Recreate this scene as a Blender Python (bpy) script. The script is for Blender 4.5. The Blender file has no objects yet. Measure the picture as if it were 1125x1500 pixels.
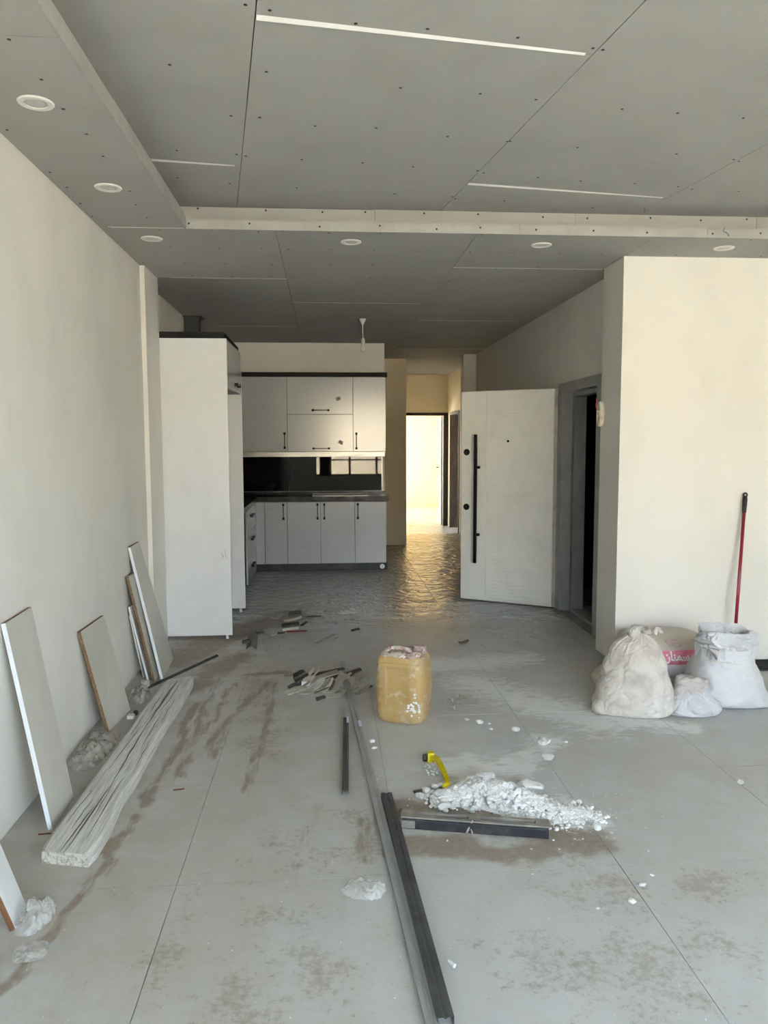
import bpy, bmesh, math, random
from mathutils import Vector, Matrix, noise
from mathutils.bvhtree import BVHTree
random.seed(7)
S = bpy.context.scene
COL = S.collection
V = Vector

# ------------------------------------------------------------------ camera
F_PX, YAW, PITCH, ROLL, EYE = 1128.0, .0744, .0899, .003, V((0, 0, 1.55))
_r = V((math.cos(YAW), -math.sin(YAW), 0)); _fh = V((math.sin(YAW), math.cos(YAW), 0)); _z = V((0, 0, 1))
_d = _fh * math.cos(PITCH) - _z * math.sin(PITCH); _u = _fh * math.sin(PITCH) + _z * math.cos(PITCH)
_R = _r * math.cos(ROLL) - _u * math.sin(ROLL); _U = _r * math.sin(ROLL) + _u * math.cos(ROLL)
cam = bpy.data.cameras.new('camera'); co = bpy.data.objects.new('camera', cam); COL.objects.link(co)
cam.sensor_fit = 'VERTICAL'; cam.sensor_height = 36.0; cam.lens = F_PX / 1500 * 36; cam.clip_start = .05; cam.clip_end = 200
m = Matrix((_R, _U, -_d)).transposed().to_4x4(); m.translation = EYE; co.matrix_world = m
S.camera = co

def at(u, v, X=None, Y=None, Z=None):
    """photo pixel -> point on the plane X, Y or Z = const (floor by default)"""
    ray = _R * ((u - 562.5) / F_PX) + _U * ((750 - v) / F_PX) + _d
    if X is None and Y is None and Z is None: Z = 0.0
    t = (X - EYE.x) / ray.x if X is not None else (Y - EYE.y) / ray.y if Y is not None else (Z - EYE.z) / ray.z
    return EYE + ray * t

# ------------------------------------------------------------------ sky, sun, exposure
W = bpy.data.worlds.new('sky'); S.world = W; W.use_nodes = True
bg = W.node_tree.nodes['Background']; bg.inputs[0].default_value = (.70, .85, 1.0, 1); bg.inputs[1].default_value = 5.4
sun = bpy.data.lights.new('sun', 'SUN'); sun.energy = 34; sun.color = (1, .89, .70); sun.angle = .012
so = bpy.data.objects.new('sun', sun); COL.objects.link(so)
so.rotation_euler = V((.60, -.36, -.70)).to_track_quat('-Z', 'Y').to_euler()
S.view_settings.view_transform = 'Standard'; S.view_settings.look = 'None'
S.view_settings.gamma = 1; S.view_settings.use_curve_mapping = False
S.view_settings.exposure = 2.13
S.cycles.max_bounces = 12; S.cycles.diffuse_bounces = 6; S.cycles.glossy_bounces = 5; S.cycles.transparent_max_bounces = 16
S.cycles.sample_clamp_indirect = 8
S.cycles.caustics_reflective = False; S.cycles.caustics_refractive = False

# ------------------------------------------------------------------ materials
MATS = {}
def nt_new(name):
    mt = bpy.data.materials.new(name); mt.use_nodes = True
    nt = mt.node_tree; MATS[name] = mt
    return mt, nt, nt.nodes['Principled BSDF']
def N(nt, typ, **k):
    n = nt.nodes.new(typ)
    for a, b in k.items(): setattr(n, a, b)
    return n
def mixc(nt, fac, a, b, mode='MIX'):
    n = N(nt, 'ShaderNodeMix', data_type='RGBA', blend_type=mode)
    for s, v in ((0, fac), (6, a), (7, b)):
        if hasattr(v, 'node'): nt.links.new(v, n.inputs[s])
        else: n.inputs[s].default_value = v if s == 0 else (*v[:3], 1)
    return n.outputs[2]
def ramp(nt, src, lo, hi, a=0.0, b=1.0):
    n = N(nt, 'ShaderNodeMapRange', interpolation_type='SMOOTHSTEP')
    nt.links.new(src, n.inputs[0]); n.inputs[1].default_value = lo; n.inputs[2].default_value = hi
    n.inputs[3].default_value = a; n.inputs[4].default_value = b
    return n.outputs[0]
def coords(nt, pos=False, stretch=(1, 1, 1)):
    src = N(nt, 'ShaderNodeNewGeometry').outputs['Position'] if pos else N(nt, 'ShaderNodeTexCoord').outputs['Object']
    mp = N(nt, 'ShaderNodeMapping'); mp.inputs['Scale'].default_value = stretch
    nt.links.new(src, mp.inputs[0]); return mp.outputs[0]
def nz(nt, vec, scale, detail=4, rough=.55, dist=0):
    n = N(nt, 'ShaderNodeTexNoise'); nt.links.new(vec, n.inputs['Vector'])
    n.inputs['Scale'].default_value = scale; n.inputs['Detail'].default_value = detail
    n.inputs['Roughness'].default_value = rough; n.inputs['Distortion'].default_value = dist
    return n.outputs[0]
def mth(nt, op, a, b=0.0, c=None):
    n = N(nt, 'ShaderNodeMath', operation=op)
    for i, v in enumerate((a, b) if c is None else (a, b, c)):
        if hasattr(v, 'node'): nt.links.new(v, n.inputs[i])
        else: n.inputs[i].default_value = v
    return n.outputs[0]
def bump_to(nt, p, h, strength=.3, dist=.01):
    b = N(nt, 'ShaderNodeBump'); b.inputs['Strength'].default_value = strength; b.inputs['Distance'].default_value = dist
    nt.links.new(h, b.inputs['Height']); nt.links.new(b.outputs[0], p.inputs['Normal'])
def M(name, col, rough=.5, metal=0, col2=None, vs=4, lo=.42, hi=.68, bump=0, bs=60, bd=.004, pos=False, stretch=(1, 1, 1), coat=0, spec=.5, sss=0, dist=0,
      col3=None, vs3=20, lo3=.62, hi3=.7):
    mt, nt, p = nt_new(name)
    p.inputs['Base Color'].default_value = (*col, 1); p.inputs['Roughness'].default_value = rough
    p.inputs['Metallic'].default_value = metal; p.inputs['Coat Weight'].default_value = coat
    p.inputs['Specular IOR Level'].default_value = spec
    if sss:
        p.inputs['Subsurface Weight'].default_value = sss; p.inputs['Subsurface Radius'].default_value = (.05, .03, .015); p.inputs['Subsurface Scale'].default_value = .3
    vec = coords(nt, pos, stretch)
    out = None
    if col2:
        out = mixc(nt, ramp(nt, nz(nt, vec, vs, 6, .6, dist), lo, hi), col, col2)
    if col3:
        out = mixc(nt, ramp(nt, nz(nt, vec, vs3, 5, .65), lo3, hi3), out if out else col, col3)
    if out: nt.links.new(out, p.inputs['Base Color'])
    if bump: bump_to(nt, p, nz(nt, vec, bs, 5, .6), bump, bd)
    return mt

M('plaster', (.81, .788, .728), .75, col2=(.755, .735, .68), vs=1.6, pos=True, bump=.12, bs=22, bd=.004, stretch=(1, 1, .6), col3=(.82, .80, .76), vs3=.9, lo3=.5, hi3=.75)
M('board_paper', (.41, .405, .375), .85, col2=(.38, .375, .345), vs=2.2, pos=True, bump=.05, bs=90, bd=.001)
M('board_edge', (.40, .395, .37), .8, col2=(.36, .35, .325), vs=5, pos=True)
M('cut_edge', (.86, .86, .83), .8)
M('screw', (.03, .03, .03), .5, metal=.3)
M('grout', (.33, .325, .31), .9)
M('white_paint', (.80, .80, .78), .4)
M('melamine', (.78, .79, .80), .3, col2=(.74, .75, .75), vs=3, spec=.45)
M('gloss_door', (.47, .48, .49), .17, col2=(.45, .46, .465), vs=2.5, bump=.03, bs=3, bd=.01, spec=.85)
M('cabinet_carcass', (.16, .16, .16), .6)  # darkened grey, puts the shade of the door gaps into the colour
M('black_trim', (.01, .01, .01), .6, spec=.25)
M('black_handle', (.006, .006, .006), .5, spec=.25)
M('plinth_dark', (.022, .025, .027), .4, spec=.3, col2=(.05, .052, .055), vs=5)
M('brushed_steel', (.30, .29, .27), .30, metal=1, col2=(.22, .21, .20), vs=6, stretch=(.4, 1, 12), bump=.1, bs=60)
M('black_glass', (.003, .003, .003), .02, spec=.38)
M('granite', (.015, .015, .015), .2, spec=.25, col2=(.045, .042, .04), vs=9, col3=(.30, .28, .25), vs3=5, lo3=.655, hi3=.67)
M('door_cream', (.86, .855, .81), .42, col2=(.80, .79, .74), vs=3.5, bump=.04, bs=40)
M('door_metal', (.33, .335, .33), .45, metal=.1, col2=(.28, .285, .285), vs=6)
M('door_edge', (.50, .48, .43), .5, col2=(.4, .36, .31), vs=9)
M('dark_wood', (.035, .026, .018), .6, col2=(.07, .05, .03), vs=20, stretch=(1, 1, .2), col3=(.6, .55, .45), vs3=14, lo3=.68, hi3=.74)
M('inner_door', (.80, .78, .72), .4)
M('galvanised', (.33, .34, .335), .42, metal=.25, col2=(.40, .405, .395), vs=7, stretch=(1, 1, 1), bump=.06, bs=20, col3=(.33, .32, .29), vs3=11, lo3=.6, hi3=.8)
M('dark_steel', (.085, .09, .088), .42, metal=.45, col2=(.13, .135, .13), vs=6, col3=(.24, .23, .2), vs3=16, lo3=.66, hi3=.8)
M('lilac_tape', (.72, .70, .86), .5)
M('melamine_cream', (.60, .585, .52), .42, col2=(.56, .54, .48), vs=3, col3=(.68, .66, .6), vs3=40, lo3=.72, hi3=.76)
M('melamine_white_edge', (.82, .84, .88), .35)
M('chipboard', (.20, .11, .055), .85, col2=(.38, .25, .14), vs=140, lo=.5, hi=.6)
M('brown_edge', (.18, .075, .03), .6, col2=(.24, .11, .05), vs=30)
M('old_timber', (.70, .69, .65), .9, col2=(.50, .485, .45), vs=1.0, lo=.34, hi=.68, stretch=(95, 5, 95), bump=.9, bs=1.4, bd=.005, col3=(.17, .16, .14), vs3=1.3, lo3=.665, hi3=.70)
M('timber_crack', (.10, .09, .075), .95)
M('timber_end', (.66, .63, .55), .95, col2=(.32, .29, .24), vs=70, bump=.8, bs=70, bd=.01)
M('sack_dirty', (.60, .56, .515), .7, col2=(.46, .41, .365), vs=9, bump=.35, bs=120, bd=.0015, col3=(.70, .68, .66), vs3=4, lo3=.5, hi3=.72)
M('sack_white', (.60, .605, .63), .55, col2=(.55, .55, .575), vs=5, bump=.3, bs=160, bd=.001)
M('sack_grey', (.50, .46, .44), .6, col2=(.60, .56, .55), vs=9, bump=.3, bs=120, bd=.001)
M('sack_beige', (.52, .47, .39), .75, col2=(.60, .55, .48), vs=9, bump=.3, bs=120, bd=.001)
M('print_white', (.92, .88, .90), .6)
M('twine', (.62, .58, .5), .8)
M('broom_red', (.28, .008, .022), .3, coat=.3)
M('black_plastic', (.01, .01, .012), .5, bump=.1, bs=60)
M('amber_plastic', (.46, .30, .115), .5, col2=(.46, .34, .18), vs=7, bump=.2, bs=30, bd=.003, col3=(.56, .46, .32), vs3=24, lo3=.52, hi3=.70)
M('paint_crust', (.55, .47, .42), .85, col2=(.26, .10, .06), vs=24, bump=.6, bs=60, bd=.006, col3=(.82, .80, .78), vs3=30, lo3=.56, hi3=.64)
M('white_splash', (.84, .82, .80), .8, bump=.4, bs=80)
M('yellow', (.60, .50, .005), .35, col2=(.46, .38, .004), vs=30)
M('plaster_rubble', (.70, .70, .69), .9, col2=(.60, .60, .585), vs=30, bump=.5, bs=60, bd=.004)
M('rail_grey', (.24, .225, .20), .6, metal=.2, col2=(.33, .31, .27), vs=14, col3=(.5, .48, .44), vs3=40, lo3=.7, hi3=.76)
M('rail_black', (.018, .018, .024), .35, col2=(.05, .05, .055), vs=24, col3=(.5, .48, .46), vs3=60, lo3=.74, hi3=.78)
M('scrap_wood', (.34, .30, .24), .85, col2=(.42, .38, .31), vs=20)
M('scrap_paper', (.50, .475, .41), .85, col2=(.42, .39, .33), vs=16)
M('scrap_dark', (.07, .062, .05), .8, col2=(.12, .10, .08), vs=20)
M('scrap_red', (.26, .03, .02), .6)
M('rubber_dark', (.03, .03, .03), .7)
M('lamp_white', (.80, .79, .75), .35)
M('lamp_lens', (.62, .62, .60), .3)
M('cord_white', (.68, .66, .62), .5)
M('bulb_glass', (.75, .73, .68), .12, coat=.5)
M('duct', (.06, .062, .06), .5, metal=.5)
M('wire_red', (.45, .06, .08), .45)
M('foam', (.78, .74, .60), .85, col2=(.62, .57, .44), vs=30, bump=.6, bs=70)
M('sticker', (.27, .22, .19), .6)
M('pencil', (.25, .25, .25), .8)
M('alu_black', (.02, .02, .022), .4, metal=.3)
M('exterior_sand', (.44, .41, .36), .95, col2=(.37, .34, .30), vs=.3, pos=True)
M('exterior_wall', (.66, .58, .45), .9, col2=(.58, .50, .38), vs=.5, pos=True)
M('exterior_pane', (.06, .07, .08), .1)
M('far_plaster_warm_lit', (.88, .67, .35), .8)  # orange pushed up so the colour carries the warm sun glow
M('plaster_warm_lit', (.80, .70, .52), .75, col2=(.75, .65, .47), vs=1.6, pos=True, bump=.12, bs=22, bd=.004)  # same plaster as elsewhere, warm bounce light mixed into its colour
M('stairwell_shade', (.06, .058, .055), .95)  # near-black colour stands in for the dark of the unlit stairwell

def thin_film(name, col, opac, rough=.25):
    mt, nt, p = nt_new(name)
    p.inputs['Base Color'].default_value = (*col, 1); p.inputs['Roughness'].default_value = rough
    t = N(nt, 'ShaderNodeBsdfTransparent'); mx = N(nt, 'ShaderNodeMixShader')
    vec = coords(nt); f = ramp(nt, nz(nt, vec, 22, 4), .35, .7, opac * .6, min(1, opac * 1.5))
    nt.links.new(f, mx.inputs[0]); nt.links.new(t.outputs[0], mx.inputs[1]); nt.links.new(p.outputs[0], mx.inputs[2])
    nt.links.new(mx.outputs[0], nt.nodes['Material Output'].inputs[0])
thin_film('clear_film', (.80, .80, .78), .42)
thin_film('milky_film', (.80, .80, .78), .36, .18)
thin_film('dusty_film', (.52, .49, .43), .5, .35)
def window_glass():
    mt, nt, p = nt_new('window_glass')
    t = N(nt, 'ShaderNodeBsdfTransparent'); g = N(nt, 'ShaderNodeBsdfGlossy'); g.inputs['Roughness'].default_value = .02
    mx = N(nt, 'ShaderNodeMixShader'); mx.inputs[0].default_value = .06
    nt.links.new(t.outputs[0], mx.inputs[1]); nt.links.new(g.outputs[0], mx.inputs[2]); nt.links.new(mx.outputs[0], nt.nodes['Material Output'].inputs[0])
window_glass()

def sack_print():
    """white woven sack, grey top panel and a pink printed band (flat print, in the sack's own frame)"""
    mt, nt, p = nt_new('sack_print'); p.inputs['Roughness'].default_value = .5
    vec = coords(nt); sp = N(nt, 'ShaderNodeSeparateXYZ'); nt.links.new(vec, sp.inputs[0]); z = sp.outputs[2]
    wob = mth(nt, 'MULTIPLY_ADD', nz(nt, vec, 6), .02, -.01); zz = mth(nt, 'ADD', z, wob)
    band = mth(nt, 'MULTIPLY', ramp(nt, zz, .136, .141), ramp(nt, zz, .222, .227, 1, 0))
    top = ramp(nt, zz, .222, .227)
    fade = ramp(nt, nz(nt, vec, 30), .35, .75, 0, .5)
    c = mixc(nt, top, (.80, .79, .86), (.50, .46, .40))
    pink = mixc(nt, fade, (.72, .16, .27), (.80, .45, .52))
    nt.links.new(mixc(nt, band, c, pink), p.inputs['Base Color'])
    bump_to(nt, p, nz(nt, vec, 140), .25, .001)
sack_print()

# where mud, dust and trodden dirt lie on the floor: runs of photo pixels on the floor plane, reach in metres, weight
MUD = [([(0, 1452), (60, 1385), (120, 1308), (165, 1240), (200, 1195)], .05, .9), ([(210, 1180), (240, 1130), (268, 1080), (285, 1030)], .06, .85),
       ([(262, 965), (330, 930), (420, 905)], .42, 1.05), ([(280, 1010), (310, 985), (350, 960)], .26, .95),
       ([(395, 1000), (350, 1040), (320, 1075), (312, 1110)], .075, .75), ([(330, 985), (300, 1030), (285, 1080), (262, 1140)], .07, .7), ([(345, 1000), (322, 1035), (300, 1075)], .06, .7),
       ([(470, 1180), (440, 1240)], .06, .5), ([(405, 1000), (388, 1050), (382, 1100), (360, 1160)], .075, .7), ([(420, 990), (470, 988)], .09, .85), ([(360, 990), (410, 985), (440, 990)], .12, .9),
       ([(590, 1185), (700, 1195), (850, 1235)], .20, 1.2), ([(600, 1235), (700, 1245), (800, 1250)], .15, 1.05), ([(570, 803), (610, 797), (680, 794)], .16, .9), ([(530, 1205), (535, 1260)], .06, .8), ([(555, 1190), (560, 1250)], .05, .7)]
SPOTS = [([(420, 1235), (470, 1250)], .22), ([(505, 1195), (545, 1215), (540, 1250)], .12), ([(400, 1345), (450, 1350)], .12), ([(380, 990), (380, 1100)], .25), ([(440, 1390), (470, 1440)], .2), ([(330, 1440), (380, 1480)], .2),
         ([(880, 1300), (900, 1340), (980, 1460)], .28), ([(1050, 1380), (1100, 1400)], .2), ([(830, 1250), (860, 1270)], .12), ([(290, 1290), (250, 1380), (230, 1460)], .08), ([(770, 1400), (850, 1440)], .22), ([(1000, 1300), (1060, 1290)], .15)]
WHITE = [([(690, 1000), (780, 1030), (880, 1060)], .42), ([(680, 1115), (740, 1130), (800, 1085)], .2), ([(650, 1120), (860, 1200)], .22), ([(870, 1050), (1000, 1065)], .22), ([(640, 975), (760, 965)], .4)]
FILM_A = [([(20, 1320), (120, 1110), (215, 990), (300, 930)], .75)]
FILM_B = [([(300, 950), (400, 1000), (380, 1120), (300, 1250), (230, 1400)], .95)]
def _prep(lst): return [([V((at(*q).x, at(*q).y)) for q in e[0]], e[1], (e[2] if len(e) > 2 else 1.0)) for e in lst]
_MUD, _SPOTS, _WHITE, _FA, _FB = map(_prep, (MUD, SPOTS, WHITE, FILM_A, FILM_B))
def _near(lst, x, y, keep=lambda r: True):
    best = 0.0; p = V((x, y))
    for pts, r, k in lst:
        if not keep(r): continue
        for a, b in zip(pts, pts[1:]):
            d = b - a; h = max(0, min(1, (p - a).dot(d) / max(1e-9, d.dot(d)))); best = max(best, k * (1 - (p - a - d * h).length / r))
    return best
def stains(x, y):
    wx = x + .07 * noise.noise(V((x * 7, y * 7, 3))) + .03 * noise.noise(V((x * 19, y * 19, 5))); wy = y + .07 * noise.noise(V((x * 7, y * 7, 9))) + .03 * noise.noise(V((x * 19, y * 19, 11)))
    return (_near(_MUD, wx, wy, lambda r: r >= .1), _near(_MUD, (x + wx) / 2, (y + wy) / 2, lambda r: r < .1), _near(_SPOTS, wx, wy), _near(_WHITE, wx, wy)), (_near(_FA, wx, wy), _near(_FB, wx, wy), 0, 1)

def floor_material(name, stained):
    mt, nt, p = nt_new(name)
    pos = coords(nt, True)
    def cover(mask, noise_out, gain, cut, soft):
        return mth(nt, 'MULTIPLY', ramp(nt, mask, 0, .12), ramp(nt, mth(nt, 'ADD', mth(nt, 'MULTIPLY', mask, gain), noise_out), cut, cut + soft))
    n_mid = nz(nt, pos, 5, 6, .65); n_fine = nz(nt, pos, 38, 5, .7)
    base = mixc(nt, ramp(nt, nz(nt, pos, 2.6, 6, .6), .35, .7), (.50, .515, .515), (.45, .46, .455))
    dust = mth(nt, 'MULTIPLY', ramp(nt, mth(nt, 'ADD', mth(nt, 'MULTIPLY', nz(nt, pos, .9, 5, .6), .5), mth(nt, 'MULTIPLY', n_mid, .5)), .38, .62), .65)
    c = mixc(nt, dust, base, (.44, .42, .375))
    dirty = dust; wm = None
    if stained:
        n_mix = mth(nt, 'ADD', mth(nt, 'MULTIPLY', n_mid, .55), mth(nt, 'MULTIPLY', n_fine, .45))
        A = N(nt, 'ShaderNodeAttribute', attribute_name='stain_a'); B = N(nt, 'ShaderNodeAttribute', attribute_name='stain_b')
        sa = N(nt, 'ShaderNodeSeparateColor'); nt.links.new(A.outputs['Color'], sa.inputs[0]); sb_ = N(nt, 'ShaderNodeSeparateColor'); nt.links.new(B.outputs['Color'], sb_.inputs[0])
        c = mixc(nt, mth(nt, 'MULTIPLY', cover(sb_.outputs[0], n_mid, .6, .55, .6), .7), c, (.35, .315, .255))
        c = mixc(nt, mth(nt, 'MULTIPLY', cover(sb_.outputs[1], n_mix, .6, .55, .6), .62), c, (.40, .365, .30))
    sp1 = mth(nt, 'MULTIPLY', ramp(nt, n_fine, .58, .68), ramp(nt, n_mid, .48, .60))
    c = mixc(nt, mth(nt, 'MULTIPLY', sp1, .5), c, (.24, .21, .17))
    c = mixc(nt, mth(nt, 'MULTIPLY', ramp(nt, nz(nt, pos, 110, 3, .6), .67, .71), .6), c, (.20, .18, .16))
    if stained:
        n_str = nz(nt, coords(nt, True, (16, 2.2, 1)), 1.6, 6, .65, .6)
        mud = mth(nt, 'MAXIMUM', cover(sa.outputs[0], n_mix, .72, .74, .32), cover(sa.outputs[1], n_str, .72, .72, .32))
        c = mixc(nt, mth(nt, 'MULTIPLY', mud, .8), c, mixc(nt, ramp(nt, n_fine, .35, .65), (.20, .145, .10), (.27, .215, .16)))
        sm = mth(nt, 'MULTIPLY', cover(sa.outputs[2], mth(nt, 'ADD', mth(nt, 'MULTIPLY', n_fine, 1.2), n_mid), .30, 1.26, .26), .45)
        c = mixc(nt, sm, c, (.24, .195, .145))
        n_w = nz(nt, coords(nt, True, (7, 14, 1)), 1.6, 7, .72, .5)
        wm = ramp(nt, mth(nt, 'ADD', mth(nt, 'MULTIPLY', A.outputs['Alpha'], .50), n_w), .70, .95)
        c = mixc(nt, mth(nt, 'MULTIPLY', wm, .78), c, (.74, .75, .75))
        dirty = mth(nt, 'MAXIMUM', mth(nt, 'MAXIMUM', mud, wm), dust)
    c = mixc(nt, ramp(nt, nz(nt, pos, 75, 2, .5), .735, .755), c, (.78, .78, .77))
    nt.links.new(c, p.inputs['Base Color'])
    # the tiles further in are freshly wiped and shiny, the front ones dull with dust
    sp = N(nt, 'ShaderNodeSeparateXYZ'); nt.links.new(pos, sp.inputs[0])
    wet = ramp(nt, mth(nt, 'ADD', sp.outputs[1], mth(nt, 'MULTIPLY', n_mid, 1.4)), 5.2, 8.4)
    nt.links.new(mth(nt, 'ADD', mth(nt, 'MULTIPLY_ADD', wet, -.30, .46), mth(nt, 'MULTIPLY', dirty, .16)), p.inputs['Roughness'])
    rip = nz(nt, coords(nt, True, (4.5, 5.5, 1)), 1.6, 3, .5, .6)
    hh = mth(nt, 'ADD', mth(nt, 'MULTIPLY', mth(nt, 'MULTIPLY', rip, wet), 3.2), mth(nt, 'MULTIPLY', n_fine, .06))
    bump_to(nt, p, mth(nt, 'ADD', hh, mth(nt, 'MULTIPLY', wm, .08)) if wm else hh, .9, .02)
floor_material('porcelain', False); floor_material('porcelain_stained', True)

# ------------------------------------------------------------------ helpers
def props(o, label=None, cat=None, group=None, kind=None):
    if label: o['label'] = label
    if cat: o['category'] = cat
    if group: o['group'] = group
    if kind: o['kind'] = kind
    return o
def empty(name, loc, label=None, cat=None, group=None, kind=None, rz=0):
    o = bpy.data.objects.new(name, None); COL.objects.link(o); o.location = loc; o.rotation_euler = (0, 0, rz); o.empty_display_size = .1
    return props(o, label, cat, group, kind)
def wl(o):
    p = V((0, 0, 0))
    while o is not None: p += o.location; o = o.parent
    return p
class MB:
    def __init__(s): s.v = []; s.f = []; s.mi = []
    def add(s, vs, fs, mi=0):
        b = len(s.v); s.v += [V(x) for x in vs]; s.f += [[b + i for i in f] for f in fs]; s.mi += ([mi] * len(fs) if isinstance(mi, int) else mi); return s
    def box(s, x0, x1, y0, y1, z0, z1, mi=0, mat=None):
        vs = [V((x, y, z)) for z in (z0, z1) for y in (y0, y1) for x in (x0, x1)]
        if mat: vs = [mat @ v for v in vs]
        return s.add(vs, [(0, 2, 3, 1), (4, 5, 7, 6), (0, 1, 5, 4), (1, 3, 7, 5), (3, 2, 6, 7), (2, 0, 4, 6)], mi)
    def prism(s, pts, z0, z1, mi=0):
        n = len(pts); vs = [V((x, y, z0)) for x, y in pts] + [V((x, y, z1)) for x, y in pts]
        return s.add(vs, [list(range(n))[::-1], list(range(n, 2 * n))] + [(i, (i + 1) % n, n + (i + 1) % n, n + i) for i in range(n)], mi)
    def slab(s, quad, t, mi=None):
        """quad of 4 points (counter-clockwise seen from the front) given thickness t backwards"""
        q = [V(x) for x in quad]; nrm = (q[1] - q[0]).cross(q[3] - q[0]).normalized()
        return s.add(q + [x - nrm * t for x in q], [(0, 1, 2, 3), (7, 6, 5, 4), (0, 4, 5, 1), (1, 5, 6, 2), (2, 6, 7, 3), (3, 7, 4, 0)], mi or 0)
    def tube(s, path, r, n=10, mi=0, cap=True):
        path = [V(x) for x in path]; b = len(s.v); rs = r if isinstance(r, (list, tuple)) else [r] * len(path)
        t0 = (path[1] - path[0]).normalized(); up = V((0, 0, 1)) if abs(t0.z) < .9 else V((1, 0, 0)); e1 = t0.cross(up).normalized()
        for i, p in enumerate(path):
            t = (path[min(i + 1, len(path) - 1)] - path[max(i - 1, 0)]).normalized()
            e1 = (e1 - t * e1.dot(t)).normalized(); e2 = t.cross(e1)
            for k in range(n):
                a = 2 * math.pi * k / n; s.v.append(p + (e1 * math.cos(a) + e2 * math.sin(a)) * rs[i])
        for i in range(len(path) - 1):
            for k in range(n): s.f.append([b + i * n + k, b + i * n + (k + 1) % n, b + (i + 1) * n + (k + 1) % n, b + (i + 1) * n + k]); s.mi.append(mi)
        if cap:
            s.f.append([b + k for k in range(n)][::-1]); s.f.append([b + (len(path) - 1) * n + k for k in range(n)]); s.mi += [mi, mi]
        return s
    def lathe(s, prof, c=(0, 0, 0), n=24, mi=0, axis='Z'):
        """prof: list of (r, h)"""
        b = len(s.v); c = V(c)
        for r, h in prof:
            for k in range(n):
                a = 2 * math.pi * k / n; x, y = r * math.cos(a), r * math.sin(a)
                s.v.append(c + (V((x, y, h)) if axis == 'Z' else V((x, -h, y)) if axis == 'Y' else V((h, x, y))))
        for i in range(len(prof) - 1):
            for k in range(n): s.f.append([b + i * n + k, b + i * n + (k + 1) % n, b + (i + 1) * n + (k + 1) % n, b + (i + 1) * n + k]); s.mi.append(mi)
        if prof[0][0] > 1e-6: s.f.append([b + k for k in range(n)][::-1]); s.mi.append(mi)
        if prof[-1][0] > 1e-6: s.f.append([b + (len(prof) - 1) * n + k for k in range(n)]); s.mi.append(mi)
        return s
    def build(s, name, mats, parent=None, local=False, smooth=False, bevel=0, origin=None, fix=True):
        """vertices are world positions unless local (then in the parent's frame)"""
        lo = V([min(v[i] for v in s.v) for i in range(3)]); hi = V([max(v[i] for v in s.v) for i in range(3)])
        c = V(origin) if origin is not None else V(((lo.x + hi.x) / 2, (lo.y + hi.y) / 2, lo.z))
        me = bpy.data.meshes.new(name); me.from_pydata([v - c for v in s.v], [], s.f)
        for q in (mats if isinstance(mats, (list, tuple)) else [mats]): me.materials.append(MATS[q])
        if len(me.materials) > 1: me.polygons.foreach_set('material_index', s.mi)
        if bevel or fix:
            bm = bmesh.new(); bm.from_mesh(me)
            if bevel:
                bmesh.ops.bevel(bm, geom=[e for e in bm.edges if len(e.link_faces) == 2 and e.calc_face_angle(0) > .5], offset=bevel, segments=2, affect='EDGES', profile=.6)
            if fix: bmesh.ops.recalc_face_normals(bm, faces=bm.faces)
            bm.to_mesh(me); bm.free()
        if smooth: me.polygons.foreach_set('use_smooth', [True] * len(me.polygons))
        me.update()
        o = bpy.data.objects.new(name, me); COL.objects.link(o)
        o.location = c if (parent is None or local) else c - wl(parent)
        if parent is not None: o.parent = parent
        return o
def box(name, x0, x1, y0, y1, z0, z1, mat, parent=None, bevel=0, local=False):
    return MB().box(min(x0, x1), max(x0, x1), min(y0, y1), max(y0, y1), min(z0, z1), max(z0, z1)).build(name, mat, parent, local, bevel=bevel)
def loft(rings, seg=64, sub=6, disp=None, rot=0, open_top=False):
    """rings: (z, cx, cy, hx, hy, exponent); smooth interpolation; disp(point, theta, t, normal2d) -> offset vector"""
    def cr(a, b, c, d, t): return .5 * ((2 * b) + (-a + c) * t + (2 * a - 5 * b + 4 * c - d) * t * t + (-a + 3 * b - 3 * c + d) * t ** 3)
    R = []
    for i in range(len(rings) - 1):
        a, b, c, d = rings[max(i - 1, 0)], rings[i], rings[i + 1], rings[min(i + 2, len(rings) - 1)]
        for k in range(sub): R.append([cr(a[j], b[j], c[j], d[j], k / sub) for j in range(6)])
    R.append(list(rings[-1]))
    mb = MB(); n = len(R)
    for i, (z, cx, cy, hx, hy, e) in enumerate(R):
        for k in range(seg):
            th = 2 * math.pi * k / seg; c, s_ = math.cos(th), math.sin(th)
            x = hx * math.copysign(abs(c) ** (2 / e), c); y = hy * math.copysign(abs(s_) ** (2 / e), s_)
            xr = x * math.cos(rot) - y * math.sin(rot); yr = x * math.sin(rot) + y * math.cos(rot)
            p = V((cx + xr, cy + yr, z))
            if disp: p = p + disp(p, th, i / (n - 1), V((xr, yr, 0)).normalized() if abs(xr) + abs(yr) > 1e-6 else V((0, 0, 1)))
            mb.v.append(p)
    for i in range(n - 1):
        for k in range(seg): mb.f.append([i * seg + k, i * seg + (k + 1) % seg, (i + 1) * seg + (k + 1) % seg, (i + 1) * seg + k])
    mb.f.append(list(range(seg))[::-1])
    if not open_top: mb.f.append([(n - 1) * seg + k for k in range(seg)])
    mb.mi = [0] * len(mb.f)
    return mb
def fbm(p, o=3): return noise.fractal(p, .8, 2.1, o)
def ridge(p): return 1 - abs(noise.noise(p)) * 2
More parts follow.
